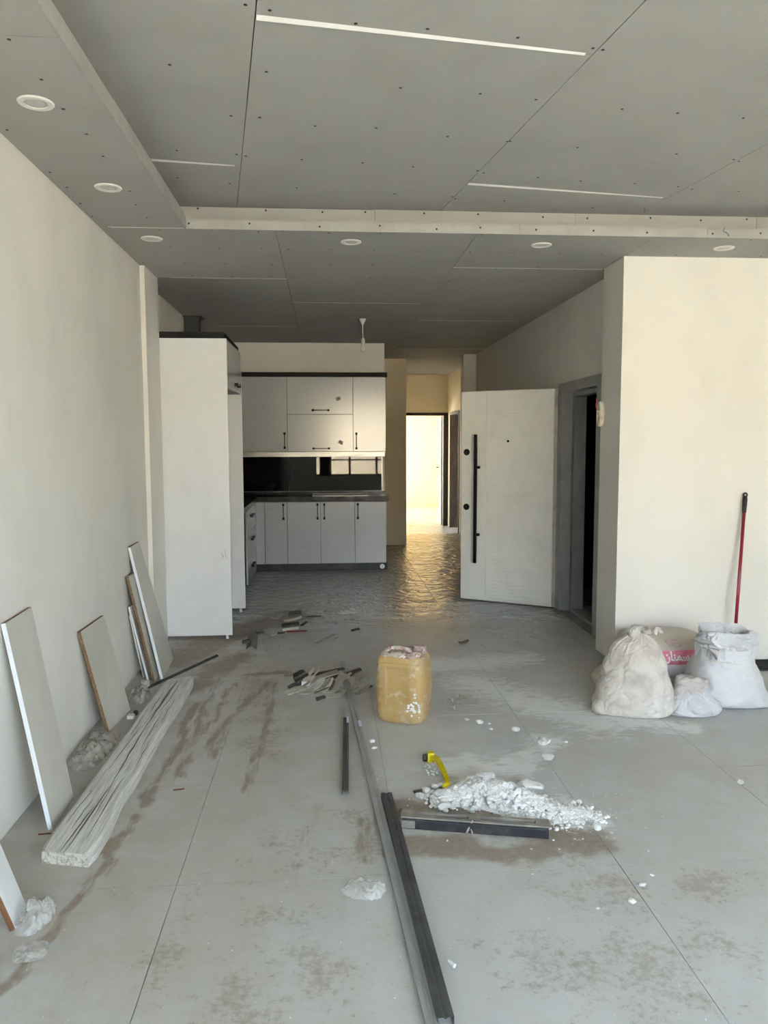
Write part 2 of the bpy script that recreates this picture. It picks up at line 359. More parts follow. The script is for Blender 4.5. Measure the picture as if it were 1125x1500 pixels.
def clip_poly(poly, x0, x1, y0, y1):
    def cut(P, ins, inter):
        out = []
        for i, b in enumerate(P):
            a = P[i - 1]
            if ins(b):
                if not ins(a): out.append(inter(a, b))
                out.append(b)
            elif ins(a): out.append(inter(a, b))
        return out
    for ax, val, sg in ((0, x0, 1), (0, x1, -1), (1, y0, 1), (1, y1, -1)):
        if not poly: return poly
        poly = cut(poly, lambda p: sg * (p[ax] - val) >= 0, lambda a, b: tuple(a[j] + (b[j] - a[j]) * ((val - a[ax]) / (b[ax] - a[ax])) for j in (0, 1)))
    return poly
def copy_tree(o, parent=None, loc=None):
    c = o.copy(); COL.objects.link(c); c.parent = parent
    if loc is not None: c.location = loc
    for ch in list(o.children): copy_tree(ch, c)
    return c

# ------------------------------------------------------------------ shell: walls
H = 2.79; TOP = 3.05
XL, XR, YW, YB = -1.29, 5.0, 5.162, -1.6
w = MB().box(XL - .2, XL, YB - .2, 5.63, -.05, TOP).box(XL - .2, -1.258, 5.63, 6.06, -.05, TOP)
props(w.build('wall_left', 'plaster'), 'cream plastered long wall with a shallow column by the tall cabinet', 'wall', kind='structure')
props(MB().box(-1.585, -1.385, 6.06, 9.99, -.05, TOP).build('wall_kitchen_side', 'plaster'), 'plastered wall of the niche behind the tall cabinet', 'wall', kind='structure')
w = MB().box(-1.385, .74, 9.79, 9.99, -.05, TOP).box(at(444.5, 520, Y=9.77).x, at(455, 520, Y=9.77).x, 9.765, 9.79, 2.40, H)
props(w.build('wall_kitchen_back', 'plaster'), 'plastered wall above and behind the wall cabinets', 'wall', kind='structure')
props(MB().box(.54, .74, 9.99, 11.55, -.05, TOP).box(.54, 1.2, 11.55, 11.75, -.05, TOP).box(1.0, 1.2, 11.75, 14.2, -.05, TOP).build('wall_hall_left', 'plaster_warm_lit'),
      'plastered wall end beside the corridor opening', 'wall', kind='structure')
props(MB().box(2.005, XR + .2, YW, 5.54, -.05, TOP).build('wall_right', 'plaster'), 'bright cream wall behind the sacks with a deep corner at the entrance', 'wall', kind='structure')
DY0, DY1, DZ = 5.80, 6.92, 2.075
w = MB().box(2.125, 2.325, 5.54, DY0, -.05, TOP).box(2.125, 2.325, DY1, 10.9, -.05, TOP).box(2.125, 2.325, DY0, DY1, DZ, TOP).box(1.945, 2.325, 10.9, 11.1, -.05, TOP)
props(w.build('wall_entry', 'plaster'), 'shaded plaster wall around the entrance doorway', 'wall', kind='structure')
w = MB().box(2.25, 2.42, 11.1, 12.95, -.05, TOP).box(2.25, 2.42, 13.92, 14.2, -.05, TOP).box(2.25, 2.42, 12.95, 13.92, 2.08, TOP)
props(w.build('wall_corridor_right', 'plaster_warm_lit'), 'plaster wall on the far side of the corridor with a second doorway', 'wall', kind='structure')
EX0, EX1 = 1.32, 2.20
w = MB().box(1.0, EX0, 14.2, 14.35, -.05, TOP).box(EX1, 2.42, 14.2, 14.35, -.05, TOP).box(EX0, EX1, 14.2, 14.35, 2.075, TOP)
props(w.build('wall_corridor_end', 'plaster_warm_lit'), 'warm lit wall over the doorway at the corridor end', 'wall', kind='structure')
# sunny room behind the corridor; its window is in the side wall
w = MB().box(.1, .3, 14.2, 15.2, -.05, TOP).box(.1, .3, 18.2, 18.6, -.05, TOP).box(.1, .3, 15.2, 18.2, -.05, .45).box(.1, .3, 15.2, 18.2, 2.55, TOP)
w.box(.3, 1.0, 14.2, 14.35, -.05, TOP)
props(w.build('wall_bedroom_side', 'far_plaster_warm_lit'), 'cream wall of the sunny room past the corridor with its window', 'wall', kind='structure')
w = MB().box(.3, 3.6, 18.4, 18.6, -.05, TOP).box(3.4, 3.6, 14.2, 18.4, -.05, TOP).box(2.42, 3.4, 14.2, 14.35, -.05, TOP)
props(w.build('wall_bedroom_back', 'far_plaster_warm_lit'), 'bright sunlit wall seen through the corridor doorway', 'wall', kind='structure')
# side room off the corridor with a window on its outer side
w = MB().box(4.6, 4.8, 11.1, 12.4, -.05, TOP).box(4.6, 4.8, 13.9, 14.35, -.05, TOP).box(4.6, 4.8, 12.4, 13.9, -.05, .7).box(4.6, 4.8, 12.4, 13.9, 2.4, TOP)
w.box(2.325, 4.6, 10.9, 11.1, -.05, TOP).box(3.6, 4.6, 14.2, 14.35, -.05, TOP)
props(w.build('wall_side_room', 'far_plaster_warm_lit'), 'pale wall of the side room off the corridor', 'wall', kind='structure')
# unlit stairwell outside the entrance
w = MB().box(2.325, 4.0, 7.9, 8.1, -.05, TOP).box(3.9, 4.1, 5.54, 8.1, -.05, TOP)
props(w.build('wall_stairwell', 'stairwell_shade'), 'unlit stairwell wall outside the open entrance', 'wall', kind='structure')
# window wall behind the camera
WX0, WX1, WZ0, WZ1 = -.30, 3.75, .64, 2.55
w = MB().box(XL - .2, WX0, YB - .2, YB, -.05, TOP).box(WX1, XR + .2, YB - .2, YB, -.05, TOP).box(WX0, WX1, YB - .2, YB, -.05, WZ0).box(WX0, WX1, YB - .2, YB, WZ1, TOP)
props(w.build('wall_back', 'plaster'), 'plastered wall under and around the wide living room window', 'wall', kind='structure')
props(MB().box(XR, XR + .2, YB - .2, YW, -.05, TOP).build('wall_far_side', 'plaster'), 'plain plastered wall closing the living room beyond the broom', 'wall', kind='structure')
props(MB().box(-1.7, 5.3, YB - .3, 18.7, TOP, TOP + .2).build('roof_slab', 'grout'), 'concrete slab above the suspended ceiling', 'slab', kind='structure')

win = empty('window_1', ((WX0 + WX1) / 2, YB - .1, WZ0), 'wide black framed living room window with tall panes and transom', 'window', kind='structure')
xs = [WX0, .14, .64, 1.38, 2.12, 2.86, WX1]
fr = MB().box(WX0, WX1, YB - .13, YB - .07, WZ0, WZ0 + .05).box(WX0, WX1, YB - .13, YB - .07, WZ1 - .05, WZ1).box(.14, WX1, YB - .13, YB - .07, 1.06, 1.10)
for i, x in enumerate(xs):
    hw = .03
    if i == 1: fr.box(-.19, .14, YB - .13, YB - .07, WZ0, WZ1)  # broad mullion added in place of a person standing behind the camera
    else: fr.box(max(WX0, x - hw), min(WX1, x + hw), YB - .13, YB - .07, WZ0, WZ1)
fr.build('window_frame', 'alu_black', win)
for i in range(len(xs) - 1):
    a = xs[i] + .03; b = (-.19 if i == 0 else xs[i + 1] - .03)
    for z0, z1 in ([(WZ0 + .05, WZ1 - .05)] if i == 0 else [(WZ0 + .05, 1.06), (1.10, WZ1 - .05)]):
        box('pane', a, b, YB - .105, YB - .100, z0, z1, 'window_glass', win)
for nm, x, y0, y1, z0, z1, lab in [('window_2', .2, 15.2, 18.2, .45, 2.55, 'white framed window letting sun into the room past the corridor'), ('window_3', 4.7, 12.4, 13.9, .7, 2.4, 'white framed window of the side room off the corridor')]:
    e = empty(nm, (x, (y0 + y1) / 2, z0), lab, 'window', kind='structure')
    MB().box(x - .03, x + .03, y0, y1, z0, z0 + .05).box(x - .03, x + .03, y0, y1, z1 - .05, z1).box(x - .03, x + .03, y0, y0 + .05, z0, z1).box(x - .03, x + .03, y1 - .05, y1, z0, z1).box(x - .03, x + .03, (y0 + y1) / 2 - .03, (y0 + y1) / 2 + .03, z0, z1).build('window_frame', 'white_paint', e)
    for a, b in ((y0 + .05, (y0 + y1) / 2 - .03), ((y0 + y1) / 2 + .03, y1 - .05)): box('pane', x - .003, x + .003, a, b, z0 + .05, z1 - .05, 'window_glass', e)

# ------------------------------------------------------------------ shell: floor of 80 cm tiles
fl = props(MB().box(-1.6, 5.2, -1.8, 18.6, -.12, -.004).build('floor', 'grout'), 'dusty grey porcelain tile floor with mud streaks and gypsum dust', 'floor', kind='structure')
TX, TY, TS, G = -.54, 2.63, .8, .0013
full = None
for i in range(-2, 9):
    for j in range(-6, 21):
        x0, x1, y0, y1 = TX + i * TS, TX + (i + 1) * TS, TY + j * TS, TY + (j + 1) * TS
        cx0, cx1, cy0, cy1 = max(x0, -1.385 if y1 > 6.1 else XL), min(x1, XR), max(y0, YB), min(y1, 18.4)
        if cx1 - cx0 < .02 or cy1 - cy0 < .02: continue
        cx, cy = (cx0 + cx1) / 2, (cy0 + cy1) / 2
        if cy0 > 5.54 and cx0 > 2.3 and cy1 < 11.1: 
            if cy > 8 or cx > 3.9: continue
        if cy0 > 9.99 and cx1 < .54 and cy1 < 14.3: continue
        if 1.7 < cy1 and cy0 < 12.4 and cx0 < 3.2:
            nn = 30 if cy0 < 6.5 else 12
            grid = [(cx0 + G + (cx1 - cx0 - 2 * G) * a / nn, cy0 + G + (cy1 - cy0 - 2 * G) * b / nn) for b in range(nn + 1) for a in range(nn + 1)]
            st = [stains(*q) for q in grid]
            if max(max(q[0] + q[1][:2]) for q in st) > 0:
                tm_ = MB(); tm_.v = [V((gx, gy, 0)) for gx, gy in grid]; n_1 = nn + 1
                tm_.f = [[b * n_1 + a, b * n_1 + a + 1, (b + 1) * n_1 + a + 1, (b + 1) * n_1 + a] for b in range(nn) for a in range(nn)]
                cr_ = [0, nn, n_1 * n_1 - 1, nn * n_1]; b0 = len(tm_.v); tm_.v += [tm_.v[q] + V((0, 0, -.0095)) for q in cr_]
                tm_.f += [[cr_[(k + 1) % 4], cr_[k], b0 + k, b0 + (k + 1) % 4] for k in range(4)]; tm_.mi = [0] * len(tm_.f)
                o = tm_.build('tile', 'porcelain_stained', fl, fix=False)
                for nm_, q_ in (('stain_a', 0), ('stain_b', 1)):
                    at_ = o.data.attributes.new(nm_, 'FLOAT_COLOR', 'POINT'); vals = [float(z_) for q in st for z_ in q[q_]] + [0.0] * 16
                    at_.data.foreach_set('color', vals)
                continue
        if (cx1 - cx0, cy1 - cy0) == (x1 - x0, y1 - y0) and full is not None:
            o = full.copy(); COL.objects.link(o); o.location = V((cx, cy, -.0095)) - fl.location
        else:
            o = MB().box(cx0 + G, cx1 - G, cy0 + G, cy1 - G, -.0095, 0).build('tile', 'porcelain', fl)
            if (cx1 - cx0, cy1 - cy0) == (x1 - x0, y1 - y0): full = o

# ------------------------------------------------------------------ shell: plasterboard ceiling
ce = empty('ceiling', (0, 4.5, H), 'unpainted grey plasterboard ceiling with a stepped cove, open joints and screw heads', 'ceiling', kind='structure')
BT = .0125; RX0, RY1, RZ = -.797, 4.666, 2.955
def cboard(name, poly, z, mat='board_paper', t=BT):
    return MB().prism(poly, z, z + t).build(name, mat, ce)
def rect(x0, x1, y0, y1, g=.0018): return [(x0 + g, y0 + g), (x1 - g, y0 + g), (x1 - g, y1 - g), (x0 + g, y1 - g)]
sof = [(-1.29, RX0, -1.6, 1.3), (-1.29, RX0, 1.3, 2.55), (-1.29, RX0, 2.55, 3.72), (-1.29, RX0, 3.72, RY1),
       (-1.29, -.285, RY1, 6.02), (-1.39, -.285, 6.02, 8.43), (-1.39, -.285, 8.43, 9.79),
       (-.285, .913, RY1, 7.0), (-.285, .913, 7.0, 9.40), (-.285, .913, 9.40, 11.55),
       (.913, 2.012, RY1, 5.56), (.913, 2.125, 5.56, 7.94), (.913, 2.125, 7.94, 10.32), (.913, 2.25, 10.32, 11.42), (.913, 2.25, 11.42, 14.2),
       (2.012, 3.2, RY1, 5.162), (3.2, 5.0, RY1, 5.162), (.3, 3.4, 14.2, 18.4), (2.25, 4.6, 11.1, 14.2), (2.125, 3.9, 5.54, 7.9)]
screws = []
for a in sof:
    cboard('plasterboard', rect(*a), H)
    x0, x1, y0, y1 = a
    if y1 < 11 and x0 < 4 and y1 > 1.5 and (x0, y0) != (2.125, 5.54):
        y = y0 + .03
        while y < y1:
            x = x0 + .04
            while x < x1:
                if random.random() < .85: screws.append((x + random.uniform(-.02, .02), y + random.uniform(-.02, .02), H))
                x += .29
            y += (.24 if x1 - x0 < .6 else .42)
# white cut edges showing in the cross joints
for x0, x1, y in [(-1.24, RX0 + .01, RY1 - .004), (-1.15, -.285, 6.02), (-.285, .86, 7.0), (.913, 2.0, 5.56), (.95, 1.98, 7.94), (-1.1, -.3, 8.43), (.95, 2.2, 10.32)]:
    MB().add([(x0, y - .005, H), (x0, y + .004, H), (x0, y + .004, H - .0022), (x1, y - .005, H), (x1, y + .004, H), (x1, y + .004, H - .0016)], [(0, 1, 2), (5, 4, 3), (0, 2, 5, 3), (1, 0, 3, 4), (2, 1, 4, 5)]).build('joint_edge', 'cut_edge', ce)
# raised centre of the ceiling: boards run at a slight angle to the walls
ang = math.radians(8.1); ex = V((math.cos(ang), math.sin(ang), 0)); ey = V((-math.sin(ang), math.cos(ang), 0)); O = V((-.305, 3.30, 0))
def Rp(a, b): p = O + ex * a + ey * b; return (p.x, p.y)
BW = 1.215; RB = (-.86, 5.0, -1.6, 4.80)
starts = {-1: .815, 0: -.60, 1: .83, 2: -.3, 3: .5, 4: -.7}
white_joints = []
for i in range(-1, 5):
    b0 = starts[i]
    edges = [b0 + 2.4 * k for k in range(-4, 3)]
    for k in range(len(edges) - 1):
        g = .0018
        poly = clip_poly([Rp(i * BW + g, edges[k] + g), Rp((i + 1) * BW - g, edges[k] + g), Rp((i + 1) * BW - g, edges[k + 1] - g), Rp(i * BW + g, edges[k + 1] - g)], *RB)
        if len(poly) > 2: cboard('plasterboard', poly, RZ)
        q = Rp(i * BW, edges[k]); q2 = Rp((i + 1) * BW, edges[k])
        if q[1] < 4.7 and q[1] > 1.5 and q[0] < 4: white_joints.append((i, edges[k]))
    b = -1.5
    while b < 1.6:
        a_ = i * BW + .035
        while a_ < (i + 1) * BW:
            p = Rp(a_, b)
            if RB[0] + .05 < p[0] < 4 and 1.8 < p[1] < 4.78 and random.random() < .8: screws.append((p[0] + random.uniform(-.03, .03), p[1] + random.uniform(-.02, .02), RZ))
            a_ += .286
        b += .43
for i, b in white_joints:
    a0, a1 = i * BW, (i + 1) * BW
    poly = clip_poly([Rp(a0 + .005, b - .007), Rp(a1 - .03, b - .007), Rp(a1 - .03, b + .007), Rp(a0 + .005, b + .007)], *RB)
    if len(poly) > 3:
        q0, q1 = V((*Rp(a0 + .005, b), RZ)), V((*Rp(a1 - .03, b), RZ))
        if q0.x < RB[0]: q0 = q0.lerp(q1, (RB[0] - q0.x) / (q1.x - q0.x))
        k_ = V((0, 0, .007 if q0.y < 3.3 else .004)); n0, n1_ = ey * .011, ey * .006
        MB().add([q0 - n0, q0 + n0, q0 + n0 - k_, q1 - n1_, q1 + n1_, q1 + n1_ - k_ * .5], [(0, 1, 2), (5, 4, 3), (0, 2, 5, 3), (1, 0, 3, 4), (2, 1, 4, 5)]).build('joint_edge', 'cut_edge', ce)
# cove: upstand strips along the soffit edge and the fascia behind them
def strip_run(axis, a0, a1, fixed, z0, z1, cuts, t=.0125, mat='board_edge'):
    pts = [a0] + cuts + [a1]
    for p, q in zip(pts, pts[1:]):
        dz = random.uniform(-.003, .003)
        if axis == 'X': box('cove_strip', p + .001, q - .001, fixed, fixed + t, z0, z1 + dz, mat, ce)
        else: box('cove_strip', fixed - t, fixed, p + .001, q - .001, z0, z1 + dz, 'board_edge', ce)
strip_run('X', RX0 - .012, 5.0, RY1, H - .002, 2.848, [at(352, 325, Y=RY1).x, at(577, 333, Y=RY1).x, at(761, 338, Y=RY1).x, at(1036, 343, Y=RY1).x, 3.6])
strip_run('Y', -1.6, RY1, RX0, H - .002, 2.858, [.9, at(165, 140, X=RX0).y])
strip_run('X', -.86, 5.0, 4.80, 2.85, RZ, [at(549, 312, Y=4.8).x, at(843, 324, Y=4.8).x, at(1108, 326, Y=4.8).x], mat='board_paper')
box('cove_back', -.873, -.86, -1.6, 4.80, 2.80, RZ, 'board_paper', ce)
box('cove_tray', -.86, 5.0, RY1 + .0125, 4.80, 2.803, 2.81, 'board_paper', ce)
sm = MB()
x = RX0 + .06
while x < 4.2:
    for yy, z0 in ((RY1, 2.818), (4.80, 2.935)):
        sm.lathe([(.0065, 0), (.006, .0015), (0, .0018)], (x + random.uniform(-.05, .05), yy, z0 + random.uniform(-.008, .008)), 6, axis='Y')
    x += .34
for p in screws: sm.lathe([(.0068, .0), (.006, -.0012), (0, -.0015)], p, 6)
props(sm.build('screw_heads', 'screw', ce, fix=False), kind='stuff')
MB().tube([at(1062, 333, Y=RY1 - .004), at(1060, 338, Y=RY1 - .008), at(1066, 342, Y=RY1 - .006), at(1068, 346, Y=RY1 - .004)], .004, 6).build('loose_cable', 'pencil', ce)

# ------------------------------------------------------------------ recessed spotlights
spots = [(-1.045, 3.02, 'first of the row along the long left wall'), (-1.045, 3.96, 'second of the row along the long left wall'), (-1.045, 4.905, 'in the soffit corner by the column'),
         (.165, 4.905, 'between the soffit corner and the bare bulb'), (1.368, 4.905, 'in front of the entrance passage'), (2.563, 4.905, 'above the sacks by the bright wall')]
for i, (x, y, t) in enumerate(spots):
    e = empty('ceiling_spotlight', (x, y, H - .008), 'round white recessed spotlight ' + t, 'spotlight', 'recessed spotlights in the soffit')
    MB().lathe([(.040, -.002), (.043, -.006), (.060, -.006), (.064, -.002), (.064, 0), (.040, 0), (.040, -.002)], (x, y, H), 32).build('ring', 'lamp_white', e, smooth=False)
    MB().lathe([(.0, -.0030), (.025, -.0034), (.041, -.0015), (.041, -.0002), (0, -.0002)], (x, y, H), 28).build('lens', 'lamp_lens', e, smooth=True)

# ------------------------------------------------------------------ bare bulb on its cord
e = empty('pendant_bulb', (.378, 7.88, H), 'bare unlit bulb hanging on a white cord in the kitchen', 'pendant lamp')
MB().lathe([(.036, 0), (.034, -.012), (.020, -.035), (.008, -.062), (0, -.064)], (.378, 7.88, H), 20).build('canopy', 'cord_white', e, smooth=True)
MB().tube([(.378, 7.88, H - .05), (.379, 7.88, H - .12), (.381, 7.88, H - .205)], .0055, 8).build('cord', 'cord_white', e, smooth=True)
MB().lathe([(.010, -.19), (.018, -.20), (.020, -.242), (.017, -.248), (0, -.249)], (.381, 7.88, H), 18).build('socket', 'cord_white', e, smooth=True)
MB().lathe([(.013, -.245), (.016, -.262), (.027, -.285), (.030, -.30), (.026, -.317), (.014, -.327), (0, -.329)], (.381, 7.88, H), 20).build('bulb', 'bulb_glass', e, smooth=True)

# ------------------------------------------------------------------ kitchen
def handle(parent, c, length, axis, out, local=False):
    """bar handle on two square feet; out = direction away from the door"""
    c = V(c); ax = V((1, 0, 0)) if axis == 'X' else V((0, 0, 1)) if axis == 'Z' else V((0, 1, 0)); o = V(out); s_ = ax.cross(o)
    mb = MB()
    def bx(p, ha, ho, hs):
        vs = [p + ax * (ha * i) + o * (ho * j) + s_ * (hs * k) for k in (-1, 1) for j in (-1, 1) for i in (-1, 1)]
        mb.add(vs, [(0, 2, 3, 1), (4, 5, 7, 6), (0, 1, 5, 4), (1, 3, 7, 5), (3, 2, 6, 7), (2, 0, 4, 6)])
    bx(c + o * .027, length / 2, .0045, .0050)
    for t in (-1, 1): bx(c + ax * (t * (length / 2 - .006)) + o * .016, .0135, .0158, .0125)
    return mb.build('handle', 'black_handle', parent, local)
def scribble(parent, c, u, v, s=1.0, seed=0):
    """small pencilled mark on a panel; u, v span its plane"""
    rnd = random.Random(seed); c = V(c); u = V(u); v = V(v); n = u.cross(v).normalized() * .0006; mb = MB()
    strokes = [[(-.018, .02), (-.02, -.005), (-.008, -.018), (-.004, .004)], [(.006, .022), (.012, -.012), (.02, -.02)], [(.0, .026), (.008, .034)]]
    for st in strokes:
        mb.tube([c + n + u * (a * s + rnd.uniform(-.003, .003)) + v * (b * s + rnd.uniform(-.003, .003)) for a, b in st], .0013, 4)
    return mb.build('pencil_mark', 'pencil', parent)
YU, YD = 9.45, 9.22
XLK = -1.383
# wall cabinets
def wall_cabinet(x0, x1, doors, label):
    e = empty('wall_cabinet', ((x0 + x1) / 2, (YU + 9.79) / 2, 1.44), label, 'cabinet', 'kitchen wall cabinets')
    box('body', x0 + .001, x1 - .001, YU + .045, 9.785, 1.442, 2.345, 'cabinet_carcass', e)
    out = []
    for (z0, z1, hc, hl, hax) in doors:
        d = box('door', x0 + .003, x1 - .003, YU, YU + .018, z0 + .003, z1 - .003, 'gloss_door', e)
        handle(d, (hc[0], YU, hc[1]), hl, hax, (0, -1, 0)); out.append(d)
    return e, out
e, d = wall_cabinet(XLK, -.468, [(1.442, 2.345, (-.502, 1.577), .185, 'Z')], 'white wall cabinet with one tall door beside the tall cabinet')
scribble(d[0], at(405, 567, Y=YU), (1, 0, 0), (0, 0, 1), 1.0, 1)
e, d = wall_cabinet(-.468, .329, [(1.894, 2.345, (-.064, 1.943), .20, 'X'), (1.442, 1.892, (-.060, 1.481), .20, 'X')], 'white wall cabinet with two lift-up doors one above the other')
for dd, (px, py, a) in zip(d, [(495.5, 584, .4), (499, 648, -.45)]):
    c = at(px, py, Y=YU); mtx = Matrix.Translation(c) @ Matrix.Rotation(-a, 4, 'Y')
    MB().box(-.027, .027, -.0012, 0, -.021, .021, mat=mtx).build('sticker', 'sticker', dd)
e, d = wall_cabinet(.329, .729, [(1.442, 2.345, (.3685, 1.570), .19, 'Z')], 'white wall cabinet with one tall door at the corridor end')
scribble(d[0], at(552, 573, Y=YU), (1, 0, 0), (0, 0, 1), 1.0, 2)
props(box('cornice', XLK, .745, YU - .03, 9.785, 2.347, 2.396, 'black_trim', bevel=.002), 'black cornice board running along the wall cabinet tops', 'cornice')
props(box('light_rail', XLK, .718, YU + .012, 9.76, 1.380, 1.440, 'brushed_steel', bevel=.002), 'brushed steel rail running under the wall cabinets', 'rail')
bs_ = empty('backsplash', (-.3, 9.78, .912), 'mirror-black glass splashback over the worktop', 'splashback')
for a, b in ((XLK, -.475), (-.473, .70)): box('glass_panel', a, b, 9.778, 9.786, .940, 1.438, 'black_glass', bs_)
box('edge_trim', .70, .712, 9.774, 9.786, .940, 1.438, 'brushed_steel', bs_)
# worktop, one L-shaped slab with a sink let in
wt = empty('worktop', (-.4, 9.5, .85), 'black veined stone worktop turning the kitchen corner', 'worktop')
MB().prism([(-.815, 7.11), (-.815, 9.19), (.738, 9.19), (.738, 9.776), (XLK, 9.776), (XLK, 7.11)], .852, .912).build('slab', 'granite', wt, bevel=.003)
MB().box(XLK, .738, 9.762, 9.776, .912, .938).build('upstand', 'granite', wt)
sk = empty('sink', (.1, 9.48, .912), 'steel sink set in the black worktop', 'sink')
rim = MB()
sx0, sx1, sy0, sy1 = -.17, .50, 9.27, 9.70
rim.box(sx0, sx1, sy0, sy0 + .012, .9121, .916).box(sx0, sx1, sy1 - .03, sy1, .9121, .916).box(sx0, sx0 + .012, sy0 + .012, sy1 - .03, .9121, .916).box(sx1 - .012, sx1, sy0 + .012, sy1 - .03, .9121, .916)
rim.build('rim', 'brushed_steel', sk)
box('basin_shade', sx0 + .012, sx1 - .012, sy0 + .012, sy1 - .03, .9121, .9128, 'plinth_dark', sk)  # flat plate whose dark colour stands for the shaded hollow of the bowl
# base cabinets
def base_cabinet(x0, x1, doors, label):
    e = empty('base_cabinet', ((x0 + x1) / 2, (YD + 9.79) / 2, .0), label, 'cabinet', 'kitchen base cabinets')
    box('body', x0 + .001, x1 - .001, YD + .045, 9.76, .102, .850, 'cabinet_carcass', e)
    for xx in (x0 + .05, x1 - .05):
        for yy in (9.36, 9.70): MB().lathe([(.018, 0), (.014, .012), (.014, .102)], (xx, yy, 0), 12).build('foot', 'black_plastic', e)
    out = []
    for a, b, hx in doors:
        d = box('door', a + .003, b - .003, YD, YD + .018, .102, .842, 'gloss_door', e); out.append(d)
        if hx is not None: handle(d, (hx, YD, .732), .178, 'Z', (0, -1, 0))
    return e, out
e, d = base_cabinet(-.74, -.473, [(-.74, -.473, -.517)], 'narrow white base cabinet next to the corner drawers')
scribble(d[0], at(396, 745, Y=YD), (1, 0, 0), (0, 0, 1), 1.2, 3)
e, d = base_cabinet(-.473, .336, [(-.473, -.074, -.111), (-.074, .336, -.030)], 'white base cabinet with a pair of doors under the sink')
scribble(d[0], at(446, 802, Y=YD), (1, 0, 0), (0, 0, 1), 1.1, 4); scribble(d[1], at(479, 801, Y=YD), (1, 0, 0), (0, 0, 1), 1.0, 5)
e, d = base_cabinet(.336, .715, [(.336, .715, .371)], 'white base cabinet at the corridor end of the worktop')
scribble(d[0], at(527, 793, Y=YD), (1, 0, 0), (0, 0, 1), 1.0, 6)
e = empty('corner_cabinet', (-1.1, 9.5, 0), 'white corner cabinet with a narrow filler front', 'cabinet', 'kitchen base cabinets')
box('body', XLK, -.742, YD + .045, 9.76, .102, .850, 'cabinet_carcass', e); box('filler_panel', -.843, -.743, YD, YD + .018, .102, .842, 'gloss_door', e)
MB().lathe([(.018, 0), (.014, .012), (.014, .102)], (-1.2, 9.4, 0), 12).build('foot', 'black_plastic', e)
pl = empty('plinth', (0, 9.29, 0), 'dark metallic plinth board under the base cabinets', 'plinth')
box('board', -.86, .733, 9.285, 9.30, .003, .099, 'plinth_dark', pl)
MB().lathe([(.030, 0), (.030, .004), (.018, .006), (.0, .006)], V((at(560, 829, Y=9.285).x, 9.285, .045)), 20, axis='Y').build('round_tag', 'white_paint', pl)
# drawers on the side run
e = empty('drawer_cabinet', (-1.1, 8.7, 0), 'white drawer cabinet on the side run beyond the tall cabinet', 'cabinet', 'kitchen base cabinets')
DX = -.845; dy0, dy1 = 8.22, 9.215
box('body', XLK, DX - .045, dy0, dy1 - .005, .04, .850, 'cabinet_carcass', e)
for xx in (-.93, -1.3):
    for yy in (8.3, 9.1): MB().lathe([(.016, 0), (.014, .01), (.014, .04)], (xx, yy, 0), 12).build('foot', 'black_plastic', e)
for z0, z1 in ((.585, .842), (.325, .581), (.035, .321)):
    d = box('drawer', DX - .018, DX, dy0, dy1 - .003, z0, z1, 'gloss_door', e)
    handle(d, (DX, (dy0 + dy1) / 2 - .02, (z0 + z1) / 2 + (.03 if z0 > .1 else .01)), .20, 'Y', (1, 0, 0))
# tall fridge housing
tc = empty('tall_cabinet', (-1.06, 6.58, 0), 'tall white open housing with a small top cupboard next to the column', 'cabinet')
XT = -.757
p = box('side_panel', -1.375, XT, 6.08, 6.098, .03, 2.35, 'melamine', tc, bevel=.0012)
scribble(p, at(329, 813, Y=6.08), (1, 0, 0), (0, 0, 1), 1.1, 7)
box('side_panel', -1.375, XT, 7.082, 7.10, .03, 2.35, 'melamine', tc, bevel=.0012)
box('back_panel', -1.375, -1.367, 6.098, 7.082, 1.96, 2.35, 'cabinet_carcass', tc)
MB().box(-1.366, XT - .019, 6.099, 7.081, 1.985, 2.003).box(-1.366, XT - .019, 6.099, 7.081, 2.332, 2.35).build('cupboard_shelf', 'cabinet_carcass', tc)
d = box('cupboard_door', XT - .018, XT, 6.101, 7.079, 1.985, 2.348, 'gloss_door', tc, bevel=.0012)
handle(d, (XT, 6.66, 2.035), .20, 'Y', (1, 0, 0))
for y in (6.10, 7.07):
    for xx in (-.80, -1.32): MB().lathe([(.016, 0), (.016, .006), (.013, .008), (.013, .033)], (xx, y, 0), 14).build('foot', 'white_paint', tc)
props(box('top_board', -1.375, XT - .02, 6.09, 7.09, 2.351, 2.40, 'black_trim'), 'black board lying on top of the tall cabinet', 'board')
e = empty('duct_stub', (-1.315, 7.83, H), 'dark square metal duct coming down behind the tall cabinet', 'duct')
box('pipe', -1.378, -1.235, 7.80, 7.93, 2.30, H - .006, 'duct', e)
box('flange', -1.384, -1.205, 7.77, 7.96, H - .012, H - .002, 'duct', e)

# ------------------------------------------------------------------ entrance door
d1 = empty('door_1', (2.112, 6.935, 0), 'open cream security door with ribbed panel and long black pull bar', 'door', kind='structure', rz=math.atan2(.50, -.80))
LW, LH = .945, 2.04
def lb(name, *a, mat='door_cream', parent=None, bevel=0): return box(name, *a, mat, parent or d1, bevel=bevel, local=True)
leaf = MB().box(0, LW, -.075, -.012, .012, LH - .002).build('leaf', 'door_edge', d1, local=True, bevel=.003)
lb('front_skin', .035, LW, -.012, .004, .016, LH - .006, bevel=.003)
lb('plain_panel', .688, LW - .004, .004, .010, .02, LH - .012, bevel=.002)
rb = MB(); nz_ = 300; nx = 34; rz0, rz1, rx0, rx1 = .02, LH - .012, .045, .684
for i in range(nz_ + 1):
    z = rz0 + (rz1 - rz0) * i / nz_
    for k in range(nx + 1):
        x = rx0 + (rx1 - rx0) * k / nx
        ph = z / .0345 + .25 * noise.noise(V((x * 5, z * 1.5, 0)))
        g = (1 - abs(math.sin(math.pi * ph)) ** .35); fade = min(1, (k / nx) * 9, (1 - k / nx) * 9)
        rb.v.append(V((x, .010 - .0062 * g * fade, z)))
